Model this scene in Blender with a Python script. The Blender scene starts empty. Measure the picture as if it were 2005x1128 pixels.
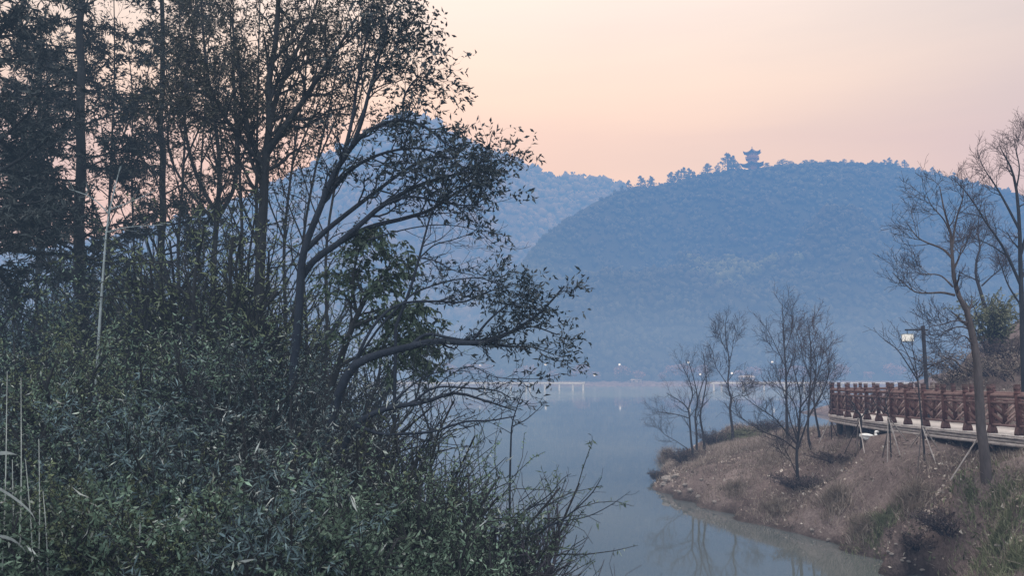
import bpy, math
import numpy as np
from mathutils import noise as mnoise, Vector

rng = np.random.default_rng(11)
SC = bpy.context.scene
COL = SC.collection

# ------------------------------------------------------------------ camera
F, CX, CY, HZ, H = 1550.0, 1002.5, 564.0, 742.0, 4.0
TH = math.atan((HZ - CY) / F)
CT, ST = math.cos(TH), math.sin(TH)


def ray(px, py):
    x, y = (px - CX) / F, -(py - CY) / F
    return np.array([x, CT - y * ST, ST + y * CT])


def at(px, py, Y):
    d = ray(px, py)
    t = Y / d[1]
    return np.array([d[0] * t, Y, H + d[2] * t])


def onz(px, py, z):
    d = ray(px, py)
    t = (z - H) / d[2]
    return np.array([d[0] * t, d[1] * t, z])


cam_d = bpy.data.cameras.new("camera")
cam = bpy.data.objects.new("camera", cam_d)
COL.objects.link(cam)
cam.location = (0, 0, H)
cam.rotation_euler = (math.pi / 2 + TH, 0, 0)
cam_d.sensor_width = 36
cam_d.lens = F / 2005 * 36
cam_d.clip_start = 0.1
cam_d.clip_end = 6000
SC.camera = cam
SC.view_settings.view_transform = 'Standard'
SC.view_settings.look = 'None'
SC.view_settings.exposure = 0
SC.view_settings.gamma = 1
SC.cycles.max_bounces = 6
SC.cycles.diffuse_bounces = 3
SC.cycles.glossy_bounces = 3
SC.cycles.transparent_max_bounces = 8


# ------------------------------------------------------------------ object helpers
def tag(o, label=None, cat=None, group=None, kind=None):
    if label: o['label'] = label
    if cat: o['category'] = cat
    if group: o['group'] = group
    if kind: o['kind'] = kind
    return o


def thing(name, label, cat, loc=(0, 0, 0), group=None, rz=0.0):
    o = bpy.data.objects.new(name, None)
    o.empty_display_size = 0.2
    COL.objects.link(o)
    o.location = tuple(float(v) for v in loc)
    o.rotation_euler = (0, 0, rz)
    return tag(o, label, cat, group)


def dup(root, loc, rz=0.0, scale=1.0, label=None, group=None):
    r = root.copy()
    COL.objects.link(r)
    r.location = tuple(float(v) for v in loc)
    r.rotation_euler = (0, 0, rz)
    r.scale = (scale,) * 3 if not hasattr(scale, '__len__') else tuple(scale)
    if label: r['label'] = label
    if group: r['group'] = group
    for ch in list(root.children):
        c = ch.copy()
        COL.objects.link(c)
        c.parent = r
        for g in ch.children:
            d = g.copy()
            COL.objects.link(d)
            d.parent = c
    return r


class MB:
    """collects vertices, quads and triangles for ONE mesh object"""

    def __init__(self):
        self.v, self.q, self.t, self.n = [], [], [], 0

    def add(self, v, q=None, t=None):
        v = np.asarray(v, dtype=np.float64).reshape(-1, 3)
        if q is not None and len(q): self.q.append(np.asarray(q, dtype=np.int64).reshape(-1, 4) + self.n)
        if t is not None and len(t): self.t.append(np.asarray(t, dtype=np.int64).reshape(-1, 3) + self.n)
        self.v.append(v)
        self.n += len(v)
        return self

    def box(self, c, s, ax=None):
        """box: centre c, full size s, ax = 3 row axis vectors"""
        h = np.asarray(s, float) / 2
        k = np.array([[x, y, z] for x in (-1, 1) for y in (-1, 1) for z in (-1, 1)], float) * h
        if ax is not None: k = k @ np.asarray(ax, float)
        q = [[0, 1, 3, 2], [4, 6, 7, 5], [0, 4, 5, 1], [2, 3, 7, 6], [0, 2, 6, 4], [1, 5, 7, 3]]
        return self.add(k + np.asarray(c, float), q)

    def bar(self, a, b, w, h, up=(0, 0, 1)):
        a, b = np.asarray(a, float), np.asarray(b, float)
        d = b - a
        L = np.linalg.norm(d)
        d /= L
        s = np.cross(d, up)
        s /= np.linalg.norm(s)
        u = np.cross(s, d)
        return self.box((a + b) / 2, (L, w, h), [d, s, u])

    def tube(self, P, R, n=8, cap=True):
        v, q = tubes(np.asarray(P, float)[None], np.asarray(R, float)[None], n)
        k = len(P)
        self.add(v, q)
        if cap:
            ctr = np.asarray(P, float)
            for e, ring in ((0, 0), (k - 1, (k - 1) * n)):
                vv = np.vstack([v[ring:ring + n], ctr[e][None]])
                tt = [[i, (i + 1) % n, n] for i in range(n)]
                self.add(vv, None, tt)
        return self

    def build(self, name, mat, parent=None, base=None, smooth=False):
        v = np.vstack(self.v) if self.v else np.zeros((0, 3))
        if base is not None: v = v - np.asarray(base, float)
        q = np.vstack(self.q) if self.q else np.zeros((0, 4), np.int64)
        t = np.vstack(self.t) if self.t else np.zeros((0, 3), np.int64)
        me = bpy.data.meshes.new(name)
        me.vertices.add(len(v))
        me.vertices.foreach_set('co', v.astype(np.float32).ravel())
        nl = q.size + t.size
        me.loops.add(nl)
        me.loops.foreach_set('vertex_index', np.concatenate([q.ravel(), t.ravel()]).astype(np.int32))
        npoly = len(q) + len(t)
        me.polygons.add(npoly)
        st = np.concatenate([np.arange(len(q)) * 4, q.size + np.arange(len(t)) * 3]).astype(np.int32)
        me.polygons.foreach_set('loop_start', st)
        if smooth: me.polygons.foreach_set('use_smooth', np.ones(npoly, bool))
        me.update(calc_edges=True)
        if mat is not None: me.materials.append(mat)
        o = bpy.data.objects.new(name, me)
        COL.objects.link(o)
        if parent is not None: o.parent = parent
        return o


def nrm(a):
    return a / np.maximum(np.linalg.norm(a, axis=-1, keepdims=True), 1e-9)


def tubes(P, R, n):
    """many tubes at once: P (N,K,3), R (N,K) -> verts, quads"""
    N, K = P.shape[:2]
    T = np.gradient(P, axis=1)
    T = nrm(T)
    mean = nrm(P[:, -1] - P[:, 0] + 1e-6)
    ref = np.where(np.abs(mean[:, 2:3]) > 0.8, np.array([[1.0, 0.05, 0]]), np.array([[0.05, 0, 1.0]]))
    ref = ref[:, None, :].repeat(K, 1)
    A = nrm(np.cross(T, ref))
    B = np.cross(T, A)
    ang = np.arange(n) * 2 * math.pi / n
    V = P[:, :, None, :] + R[:, :, None, None] * (A[:, :, None, :] * np.cos(ang)[:, None] + B[:, :, None, :] * np.sin(ang)[:, None])
    i = np.arange(n)
    j = (i + 1) % n
    ring = np.stack([i, j, j + n, i + n], -1)
    q = (ring[None, None] + (np.arange(K - 1) * n)[None, :, None, None] + (np.arange(N) * K * n)[:, None, None, None]).reshape(-1, 4)
    return V.reshape(-1, 3), q


def spline(pts, n):
    """Catmull-Rom through pts, n samples"""
    p = np.asarray(pts, float)
    if len(p) == 2:
        t = np.linspace(0, 1, n)[:, None]
        return p[0] * (1 - t) + p[1] * t
    e = np.vstack([2 * p[0] - p[1], p, 2 * p[-1] - p[-2]])
    m = len(p) - 1
    u = np.linspace(0, m - 1e-6, n)
    k = u.astype(int)
    f = (u - k)[:, None]
    a, b, c, d = e[k], e[k + 1], e[k + 2], e[k + 3]
    return 0.5 * (2 * b + (c - a) * f + (2 * a - 5 * b + 4 * c - d) * f ** 2 + (3 * b - a - 3 * c + d) * f ** 3)


def sprout(P, R, per, t0, t1, L0, L1, ang, K=5, up=0.1, wob=0.25, rr=0.55, tip=0.25, flat=0.0, bias=None, aw=0.35):
    """side branches of every polyline in P (N,K0,3): 'per' children each, from t0..t1, of length L0 (base) to L1 (tip)"""
    N, K0 = P.shape[:2]
    M = N * per
    pi = np.repeat(np.arange(N), per)
    t = (np.tile(np.arange(per), N) + rng.random(M)) / per
    t = t0 + (t1 - t0) * t
    u = t * (K0 - 1)
    k = np.clip(u.astype(int), 0, K0 - 2)
    f = (u - k)[:, None]
    base = P[pi, k] * (1 - f) + P[pi, k + 1] * f
    r = R[pi, k] * (1 - f[:, 0]) + R[pi, k + 1] * f[:, 0]
    T = nrm(P[pi, k + 1] - P[pi, k])
    S = rng.normal(size=(M, 3))
    S[:, 2] *= (1 - flat)
    S = nrm(np.cross(T, np.cross(S, T)))
    a = ang * (1 + aw * rng.normal(size=(M, 1)))
    D = nrm(T * np.cos(a) + S * np.sin(a))
    L = (L0 + (L1 - L0) * t) * (0.6 + 0.8 * rng.random(M))
    out = np.empty((M, K, 3))
    out[:, 0] = base
    step = (L / (K - 1))[:, None]
    d = D.copy()
    b = np.zeros(3) if bias is None else np.asarray(bias, float)
    for i in range(1, K):
        out[:, i] = out[:, i - 1] + d * step
        d = nrm(d + wob * rng.normal(size=(M, 3)) + np.array([0, 0, up]) + b)
    rb = np.minimum(r * rr, r * 0.9)
    Rr = rb[:, None] * np.linspace(1, tip, K)[None]
    return out, Rr


def along(P, per, t0=0.15, t1=1.0):
    N, K0 = P.shape[:2]
    M = N * per
    pi = np.repeat(np.arange(N), per)
    t = t0 + (t1 - t0) * rng.random(M)
    u = t * (K0 - 1)
    k = np.clip(u.astype(int), 0, K0 - 2)
    f = (u - k)[:, None]
    return P[pi, k] * (1 - f) + P[pi, k + 1] * f, nrm(P[pi, k + 1] - P[pi, k])


def leaves(pos, tan, length, width, spread=0.9, droop=0.0, var=0.4):
    """one folded leaf blade per position"""
    M = len(pos)
    D = nrm(tan * 0.6 + spread * rng.normal(size=(M, 3)) + np.array([0, 0, -droop]))
    W = nrm(np.cross(D, rng.normal(size=(M, 3))))
    Nn = np.cross(D, W)
    L = (length * (1 - var + 2 * var * rng.random(M)))[:, None]
    w = (width * (1 - var + 2 * var * rng.random(M)))[:, None]
    b = pos
    m = pos + D * L * 0.5
    tip = pos + D * L - Nn * L * 0.18
    V = np.stack([b, m + W * w * 0.5 + Nn * w * 0.15, tip, m - W * w * 0.5 + Nn * w * 0.15], 1)
    q = np.arange(M * 4).reshape(M, 4)
    return V.reshape(-1, 3), q


def quads(pos, size, var=0.4, flat=0.0):
    M = len(pos)
    A = rng.normal(size=(M, 3))
    A[:, 2] *= (1 - flat)
    A = nrm(A)
    B = nrm(np.cross(A, rng.normal(size=(M, 3))))
    s = (size * (1 - var + 2 * var * rng.random(M)))[:, None] * 0.5
    e = 0.6 + 0.8 * rng.random((M, 1))
    V = np.stack([pos - A * s, pos + B * s * e, pos + A * s, pos - B * s * e], 1)
    return V.reshape(-1, 3), np.arange(M * 4).reshape(M, 4)


def blob(n, r):
    """random points in an ellipsoid, denser toward its skin"""
    d = nrm(rng.normal(size=(n, 3)))
    return d * (rng.random((n, 1)) ** 0.45) * np.asarray(r, float)


# ------------------------------------------------------------------ materials
def new_mat(name):
    m = bpy.data.materials.new(name)
    m.use_nodes = True
    nt = m.node_tree
    nt.nodes.clear()
    out = nt.nodes.new('ShaderNodeOutputMaterial')
    return m, nt, out


def nd(nt, typ, **kw):
    n = nt.nodes.new(typ)
    for k, v in kw.items():
        if k.startswith('i_'):
            n.inputs[k[2:].replace('_', ' ')].default_value = v
        else:
            setattr(n, k, v)
    return n


def ramp(nt, stops, interp='LINEAR'):
    r = nt.nodes.new('ShaderNodeValToRGB')
    r.color_ramp.interpolation = interp
    el = r.color_ramp.elements
    while len(el) < len(stops): el.new(0.5)
    for e, (p, c) in zip(el, stops):
        e.position = p
        e.color = (*c, 1)
    return r


def rough_mat(name, c1, c2, scale=4.0, detail=6, rough=0.9, bump=0.3, bump_scale=20.0, stretch=(1, 1, 1), spec=0.2, c3=None):
    m, nt, out = new_mat(name)
    L = nt.links.new
    tc = nd(nt, 'ShaderNodeTexCoord')
    mp = nd(nt, 'ShaderNodeMapping')
    mp.inputs['Scale'].default_value = stretch
    L(tc.outputs['Object'], mp.inputs['Vector'])
    n1 = nd(nt, 'ShaderNodeTexNoise')
    n1.inputs['Scale'].default_value = scale
    n1.inputs['Detail'].default_value = detail
    n1.inputs['Roughness'].default_value = 0.65
    L(mp.outputs[0], n1.inputs['Vector'])
    st = [(0.3, c1), (0.7, c2)] if c3 is None else [(0.28, c1), (0.5, c2), (0.72, c3)]
    r = ramp(nt, st)
    L(n1.outputs['Fac'], r.inputs[0])
    n2 = nd(nt, 'ShaderNodeTexNoise')
    n2.inputs['Scale'].default_value = bump_scale
    n2.inputs['Detail'].default_value = 5
    L(mp.outputs[0], n2.inputs['Vector'])
    bp = nd(nt, 'ShaderNodeBump')
    bp.inputs['Strength'].default_value = bump
    bp.inputs['Distance'].default_value = 0.05
    L(n2.outputs['Fac'], bp.inputs['Height'])
    b = nd(nt, 'ShaderNodeBsdfPrincipled')
    b.inputs['Roughness'].default_value = rough
    b.inputs['Specular IOR Level'].default_value = spec
    L(r.outputs[0], b.inputs['Base Color'])
    L(bp.outputs[0], b.inputs['Normal'])
    L(b.outputs[0], out.inputs[0])
    return m


def leaf_mat(name, stops, trans=0.25, rough=0.5, patch=0.35, patch_scale=0.6, spec=0.3):
    """foliage: colour per leaf, darkened and lightened in patches through the crown"""
    m, nt, out = new_mat(name)
    L = nt.links.new
    g = nd(nt, 'ShaderNodeNewGeometry')
    r = ramp(nt, stops)
    L(g.outputs['Random Per Island'], r.inputs[0])
    tc = nd(nt, 'ShaderNodeTexCoord')
    n = nd(nt, 'ShaderNodeTexNoise')
    n.inputs['Scale'].default_value = patch_scale
    n.inputs['Detail'].default_value = 3
    L(tc.outputs['Object'], n.inputs['Vector'])
    mr = nd(nt, 'ShaderNodeMapRange')
    mr.inputs[1].default_value = 0.3
    mr.inputs[2].default_value = 0.7
    mr.inputs[3].default_value = 1 - patch
    mr.inputs[4].default_value = 1 + patch
    L(n.outputs['Fac'], mr.inputs[0])
    mx = nd(nt, 'ShaderNodeMix', data_type='RGBA', blend_type='MULTIPLY')
    mx.inputs[0].default_value = 1
    L(r.outputs[0], mx.inputs[6])
    L(mr.outputs[0], mx.inputs[7])
    b = nd(nt, 'ShaderNodeBsdfPrincipled')
    b.inputs['Roughness'].default_value = rough
    b.inputs['Specular IOR Level'].default_value = spec
    L(mx.outputs[2], b.inputs['Base Color'])
    if trans > 0:
        t = nd(nt, 'ShaderNodeBsdfTranslucent')
        L(mx.outputs[2], t.inputs['Color'])
        s = nd(nt, 'ShaderNodeMixShader')
        s.inputs[0].default_value = trans
        L(b.outputs[0], s.inputs[1])
        L(t.outputs[0], s.inputs[2])
        L(s.outputs[0], out.inputs[0])
    else:
        L(b.outputs[0], out.inputs[0])
    return m


def glow_mat(name, col, strength):
    m, nt, out = new_mat(name)
    e = nd(nt, 'ShaderNodeEmission')
    e.inputs[0].default_value = (*col, 1)
    e.inputs[1].default_value = strength
    nt.links.new(e.outputs[0], out.inputs[0])
    return m


def haze_mat(name, sigma, air):
    """thin homogeneous haze: takes out light at the rate sigma and gives back the air light"""
    m, nt, out = new_mat(name)
    smax = max(sigma)
    a = nd(nt, 'ShaderNodeVolumeAbsorption')
    a.inputs['Color'].default_value = (*[1 - s / smax for s in sigma], 1)
    a.inputs['Density'].default_value = smax
    e = nd(nt, 'ShaderNodeEmission')
    ec = [s * c for s, c in zip(sigma, air)]
    k = max(ec)
    e.inputs[0].default_value = (*[c / k for c in ec], 1)
    e.inputs[1].default_value = k
    ad = nd(nt, 'ShaderNodeAddShader')
    nt.links.new(a.outputs[0], ad.inputs[0])
    nt.links.new(e.outputs[0], ad.inputs[1])
    nt.links.new(ad.outputs[0], out.inputs['Volume'])
    return m


M = {}
M['bark_dark'] = rough_mat('bark_dark', (0.012, 0.013, 0.016), (0.034, 0.035, 0.04), 6, bump=0.6, bump_scale=30, stretch=(1, 1, 0.25))
M['bark_blue'] = rough_mat('bark_blue', (0.01, 0.014, 0.024), (0.024, 0.03, 0.045), 6, bump=0.6, bump_scale=30, stretch=(1, 1, 0.25))
M['bark_brown'] = rough_mat('bark_brown', (0.0450, 0.0375, 0.0390), (0.0938, 0.0788, 0.0810), 9, bump=0.7, bump_scale=30, stretch=(1, 1, 0.25))
M['bark_grey'] = rough_mat('bark_grey', (0.0210, 0.0203, 0.0252), (0.0525, 0.0490, 0.0560), 9, bump=0.5, bump_scale=30, stretch=(1, 1, 0.3))
M['twig_red'] = rough_mat('twig_red', (0.0360, 0.0240, 0.0240), (0.0800, 0.0544, 0.0528), 5, bump=0.2)
M['twig_purple'] = rough_mat('twig_purple', (0.0240, 0.0216, 0.0304), (0.0600, 0.0544, 0.0704), 5, bump=0.2)
M['dead_twig'] = rough_mat('dead_twig', (0.16, 0.19, 0.2), (0.3, 0.34, 0.36), 8, bump=0.2)
M['reed'] = rough_mat('reed', (0.2, 0.22, 0.22), (0.36, 0.38, 0.37), 8, bump=0.2)
M['leaf_tree'] = leaf_mat('leaf_tree', [(0, (0.0154, 0.0182, 0.0154)), (0.6, (0.0315, 0.0350, 0.0266)), (0.9, (0.0490, 0.0420, 0.0350)), (1, (0.0910, 0.0840, 0.0700))], 0.22)
M['leaf_lean'] = leaf_mat('leaf_lean', [(0, (0.0120, 0.0205, 0.0315)), (0.7, (0.0240, 0.0372, 0.0465)), (1, (0.0510, 0.0657, 0.0735))], 0.18)
M['leaf_vine'] = leaf_mat('leaf_vine', [(0, (0.0242, 0.0403, 0.0273)), (0.6, (0.0484, 0.0759, 0.0455)), (0.9, (0.0806, 0.1162, 0.0819)), (1, (0.1612, 0.2053, 0.1820))], 0.2)
PALE = (0.34, 0.36, 0.34)
M['leaf_bush'] = leaf_mat('leaf_bush', [(0, (0.0600, 0.0997, 0.0780)), (0.55, (0.1280, 0.1960, 0.1430)), (0.955, (0.2250, 0.3226, 0.2450)), (0.975, PALE), (1, (0.5000, 0.5600, 0.5000))], 0.36, patch=0.6, patch_scale=0.9)
M['leaf_blue'] = leaf_mat('leaf_blue', [(0, (0.0510, 0.0829, 0.1007)), (0.6, (0.1090, 0.1669, 0.1900)), (0.965, (0.1960, 0.2867, 0.3040)), (0.98, PALE), (1, (0.5000, 0.5600, 0.4750))], 0.36, patch=0.6, patch_scale=0.9)
M['leaf_pale'] = leaf_mat('leaf_pale', [(0, (0.0855, 0.1100, 0.1140)), (0.6, (0.1805, 0.2250, 0.2280)), (0.94, (0.2850, 0.3400, 0.3420)), (0.97, PALE), (1, (0.4750, 0.5000, 0.4750))], 0.36, patch=0.5, patch_scale=1.1)
M['leaf_olive'] = leaf_mat('leaf_olive', [(0, (0.0643, 0.0829, 0.0450)), (0.6, (0.1377, 0.1758, 0.0960)), (0.965, (0.2295, 0.2778, 0.1650)), (0.98, PALE), (1, (0.5100, 0.5600, 0.4950))], 0.36, patch=0.6, patch_scale=0.9)
M['needle'] = leaf_mat('needle', [(0, (0.0128, 0.0176, 0.0208)), (1, (0.0360, 0.0464, 0.0480))], 0.1)
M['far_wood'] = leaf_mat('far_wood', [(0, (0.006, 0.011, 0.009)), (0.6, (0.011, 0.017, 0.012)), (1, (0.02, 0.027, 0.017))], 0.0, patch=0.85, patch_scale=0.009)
M['haze_paled_wood'] = leaf_mat('haze_paled_wood', [(0, (0.1, 0.084, 0.08)), (0.6, (0.112, 0.095, 0.09)), (1, (0.125, 0.106, 0.1))], 0.0, patch=0.3, patch_scale=0.012)  # mountain crowns: distance haze painted into a paler, pinker base colour
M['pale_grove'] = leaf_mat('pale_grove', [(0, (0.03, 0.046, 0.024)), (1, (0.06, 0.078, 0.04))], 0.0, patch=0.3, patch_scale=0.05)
M['far_tree'] = leaf_mat('far_tree', [(0, (0.045, 0.06, 0.04)), (1, (0.16, 0.165, 0.1))], 0.4)
M['russet'] = leaf_mat('russet', [(0, (0.15, 0.09, 0.085)), (1, (0.34, 0.22, 0.21))], 0.2)
M['dry'] = leaf_mat('dry', [(0, (0.13, 0.104, 0.088)), (0.6, (0.25, 0.205, 0.175)), (1, (0.4, 0.34, 0.305))], 0.25, patch=0.4, patch_scale=0.4)
M['dry_dark'] = leaf_mat('dry_dark', [(0, (0.05, 0.037, 0.038)), (0.7, (0.1, 0.076, 0.074)), (1, (0.165, 0.128, 0.122))], 0.2)
M['weed_green'] = leaf_mat('weed_green', [(0, (0.077, 0.091, 0.051)), (0.7, (0.168, 0.182, 0.108)), (1, (0.308, 0.308, 0.216))], 0.25)
M['litter'] = leaf_mat('litter', [(0, (0.16, 0.12, 0.1)), (0.7, (0.34, 0.28, 0.25)), (1, (0.55, 0.5, 0.46))], 0.1)
M['rail_wood'] = rough_mat('rail_wood', (0.04, 0.018, 0.018), (0.105, 0.048, 0.047), 2.5, bump=0.3, bump_scale=40, rough=0.7, stretch=(1, 1, 1))
M['rail_light'] = rough_mat('rail_light', (0.105, 0.062, 0.06), (0.22, 0.142, 0.137), 7, bump=0.3, bump_scale=40, rough=0.65)
M['lattice_wood'] = rough_mat('lattice_wood', (0.045, 0.022, 0.022), (0.1, 0.052, 0.051), 6, bump=0.3, bump_scale=40, rough=0.7)
M['slat_pale'] = rough_mat('slat_pale', (0.24, 0.165, 0.155), (0.42, 0.31, 0.29), 6, bump=0.3, bump_scale=40, rough=0.7)
M['rail_dark'] = rough_mat('rail_dark', (0.06, 0.034, 0.034), (0.12, 0.07, 0.068), 7, bump=0.3)
M['deck'] = rough_mat('deck', (0.46, 0.42, 0.41), (0.66, 0.61, 0.6), 3, bump=0.3, bump_scale=25, rough=0.75, stretch=(1, 1, 1))
M['fascia'] = rough_mat('fascia', (0.24, 0.21, 0.205), (0.58, 0.53, 0.52), 5, detail=9, bump=0.5, bump_scale=30, rough=0.8, stretch=(1, 1, 3))
M['pile'] = rough_mat('pile', (0.05, 0.045, 0.045), (0.12, 0.11, 0.11), 5, bump=0.4)
M['far_deck'] = rough_mat('far_deck', (0.55, 0.55, 0.56), (0.75, 0.75, 0.76), 0.3, bump=0.1)
M['far_pile'] = rough_mat('far_pile', (0.45, 0.46, 0.48), (0.65, 0.66, 0.68), 0.5, bump=0.1)
M['lamp_post'] = rough_mat('lamp_post', (0.02, 0.022, 0.03), (0.04, 0.043, 0.055), 8, rough=0.5, bump=0.1)
M['lantern'] = glow_mat('lantern', (1.0, 0.96, 0.9), 0.82)
M['far_lamp'] = glow_mat('far_lamp', (0.95, 0.97, 1.0), 1.7)
M['stake'] = rough_mat('stake', (0.25, 0.22, 0.21), (0.42, 0.38, 0.37), 8, bump=0.2)
M['stake_dark'] = rough_mat('stake_dark', (0.06, 0.05, 0.055), (0.13, 0.11, 0.11), 8, bump=0.2)
M['swan_white'] = rough_mat('swan_white', (0.72, 0.71, 0.7), (0.85, 0.84, 0.83), 8, rough=0.5, bump=0.1)
M['swan_dark'] = rough_mat('swan_dark', (0.02, 0.02, 0.02), (0.05, 0.04, 0.04), 8, rough=0.5, bump=0.1)
M['stone'] = rough_mat('stone', (0.1500, 0.1275, 0.1200), (0.3750, 0.3375, 0.3225), 6, bump=0.6)
M['pagoda_wall'] = rough_mat('pagoda_wall', (0.2, 0.12, 0.1), (0.3, 0.2, 0.17), 0.5, bump=0.1)
M['pagoda_roof'] = rough_mat('pagoda_roof', (0.07, 0.06, 0.06), (0.13, 0.11, 0.1), 0.8, bump=0.2)
M['pagoda_pale'] = rough_mat('pagoda_pale', (0.36, 0.33, 0.31), (0.46, 0.43, 0.4), 0.5, bump=0.1)
M['hut'] = rough_mat('hut', (0.3, 0.27, 0.25), (0.42, 0.38, 0.36), 0.4, bump=0.1)


def ground_mat(name, cols, scale, wet=False):
    m, nt, out = new_mat(name)
    L = nt.links.new
    tc = nd(nt, 'ShaderNodeTexCoord')
    n1 = nd(nt, 'ShaderNodeTexNoise')
    n1.inputs['Scale'].default_value = scale
    n1.inputs['Detail'].default_value = 8
    n1.inputs['Roughness'].default_value = 0.7
    L(tc.outputs['Object'], n1.inputs['Vector'])
    r = ramp(nt, [(0.3, cols[0]), (0.5, cols[1]), (0.7, cols[2])])
    L(n1.outputs['Fac'], r.inputs[0])
    n2 = nd(nt, 'ShaderNodeTexNoise')
    n2.inputs['Scale'].default_value = 14
    n2.inputs['Detail'].default_value = 8
    n2.inputs['Roughness'].default_value = 0.75
    L(tc.outputs['Object'], n2.inputs['Vector'])
    r2 = ramp(nt, [(0.35, (0.5, 0.5, 0.5)), (0.65, (1.5, 1.5, 1.5))])
    L(n2.outputs['Fac'], r2.inputs[0])
    mx = nd(nt, 'ShaderNodeMix', data_type='RGBA', blend_type='MULTIPLY')
    mx.inputs[0].default_value = 0.8
    L(r.outputs[0], mx.inputs[6])
    L(r2.outputs[0], mx.inputs[7])
    b = nd(nt, 'ShaderNodeBsdfPrincipled')
    b.inputs['Roughness'].default_value = 0.95
    b.inputs['Specular IOR Level'].default_value = 0.1
    sx = nd(nt, 'ShaderNodeSeparateXYZ')
    L(tc.outputs['Object'], sx.inputs[0])
    wa = nd(nt, 'ShaderNodeMath', operation='MULTIPLY_ADD')      # wet, dark margin just above the water line
    wa.inputs[1].default_value = 0.3
    L(n1.outputs['Fac'], wa.inputs[0])
    L(sx.outputs['Z'], wa.inputs[2])
    wr = nd(nt, 'ShaderNodeMapRange')
    wr.inputs[1].default_value = 0.15
    wr.inputs[2].default_value = 0.42
    wr.inputs[3].default_value = 0.4 if wet else 1.0
    wr.inputs[4].default_value = 1.0
    L(wa.outputs[0], wr.inputs[0])
    mw = nd(nt, 'ShaderNodeMix', data_type='RGBA', blend_type='MULTIPLY')
    mw.inputs[0].default_value = 1
    L(mx.outputs[2], mw.inputs[6])
    L(wr.outputs[0], mw.inputs[7])
    L(mw.outputs[2], b.inputs['Base Color'])
    bp = nd(nt, 'ShaderNodeBump')
    bp.inputs['Strength'].default_value = 0.8
    bp.inputs['Distance'].default_value = 0.08
    L(n2.outputs['Fac'], bp.inputs['Height'])
    L(bp.outputs[0], b.inputs['Normal'])
    L(b.outputs[0], out.inputs[0])
    return m


M['soil'] = ground_mat('soil', [(0.08, 0.06, 0.058), (0.15, 0.117, 0.113), (0.25, 0.202, 0.196)], 0.5, wet=True)
M['bank'] = ground_mat('bank', [(0.03, 0.033, 0.03), (0.06, 0.06, 0.05), (0.1, 0.095, 0.08)], 0.8)
M['hill'] = ground_mat('hill', [(0.012, 0.018, 0.014), (0.025, 0.03, 0.022), (0.045, 0.042, 0.03)], 0.02)
M['haze_paled_ground'] = ground_mat('haze_paled_ground', [(0.085, 0.072, 0.069), (0.1, 0.085, 0.08), (0.12, 0.1, 0.095)], 0.02)  # ground under the mountain crowns, paled to match their painted haze
M['bed'] = ground_mat('bed', [(0.03, 0.03, 0.025), (0.05, 0.05, 0.04), (0.07, 0.065, 0.05)], 0.05)


def water_mat():
    m, nt, out = new_mat('lake_water')
    L = nt.links.new
    tc = nd(nt, 'ShaderNodeTexCoord')
    mp = nd(nt, 'ShaderNodeMapping')
    mp.inputs['Scale'].default_value = (1.0, 0.45, 1)
    L(tc.outputs['Object'], mp.inputs['Vector'])
    n = nd(nt, 'ShaderNodeTexNoise')
    n.inputs['Scale'].default_value = 1.6
    n.inputs['Detail'].default_value = 3
    L(mp.outputs[0], n.inputs['Vector'])
    bp = nd(nt, 'ShaderNodeBump')
    bp.inputs['Strength'].default_value = 0.05
    bp.inputs['Distance'].default_value = 0.04
    L(n.outputs['Fac'], bp.inputs['Height'])
    # a breeze ruffles the water far out, near the piers
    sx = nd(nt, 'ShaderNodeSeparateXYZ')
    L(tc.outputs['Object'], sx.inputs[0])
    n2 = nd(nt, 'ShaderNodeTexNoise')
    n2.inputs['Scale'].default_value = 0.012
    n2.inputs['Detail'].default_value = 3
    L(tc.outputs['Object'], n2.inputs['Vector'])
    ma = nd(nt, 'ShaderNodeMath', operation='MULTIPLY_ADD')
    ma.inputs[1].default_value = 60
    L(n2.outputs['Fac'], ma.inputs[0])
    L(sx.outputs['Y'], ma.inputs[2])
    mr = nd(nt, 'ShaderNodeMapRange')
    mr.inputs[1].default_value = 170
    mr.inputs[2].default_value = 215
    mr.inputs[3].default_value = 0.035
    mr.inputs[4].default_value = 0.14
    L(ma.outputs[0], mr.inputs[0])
    b = nd(nt, 'ShaderNodeBsdfPrincipled')
    b.inputs['Base Color'].default_value = (0.09, 0.13, 0.15, 1)
    b.inputs['IOR'].default_value = 1.55
    b.inputs['Specular IOR Level'].default_value = 0.5
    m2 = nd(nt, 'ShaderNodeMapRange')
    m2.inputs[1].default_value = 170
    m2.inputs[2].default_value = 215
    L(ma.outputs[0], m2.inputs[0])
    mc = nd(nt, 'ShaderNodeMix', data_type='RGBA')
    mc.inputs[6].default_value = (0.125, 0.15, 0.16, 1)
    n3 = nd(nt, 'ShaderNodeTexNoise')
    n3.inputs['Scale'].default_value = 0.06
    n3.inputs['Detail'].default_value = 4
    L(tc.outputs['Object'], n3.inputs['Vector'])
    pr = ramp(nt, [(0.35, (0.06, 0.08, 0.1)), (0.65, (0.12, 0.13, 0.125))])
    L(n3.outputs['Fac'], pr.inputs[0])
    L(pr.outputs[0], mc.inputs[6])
    mc.inputs[7].default_value = (0.2, 0.25, 0.27, 1)  # lighter colour far out paints in the sky scattered by the ruffles
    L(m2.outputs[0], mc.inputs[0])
    L(mc.outputs[2], b.inputs['Base Color'])
    L(mr.outputs[0], b.inputs['Roughness'])
    L(bp.outputs[0], b.inputs['Normal'])
    L(b.outputs[0], out.inputs[0])
    return m


M['water'] = water_mat()


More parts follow.
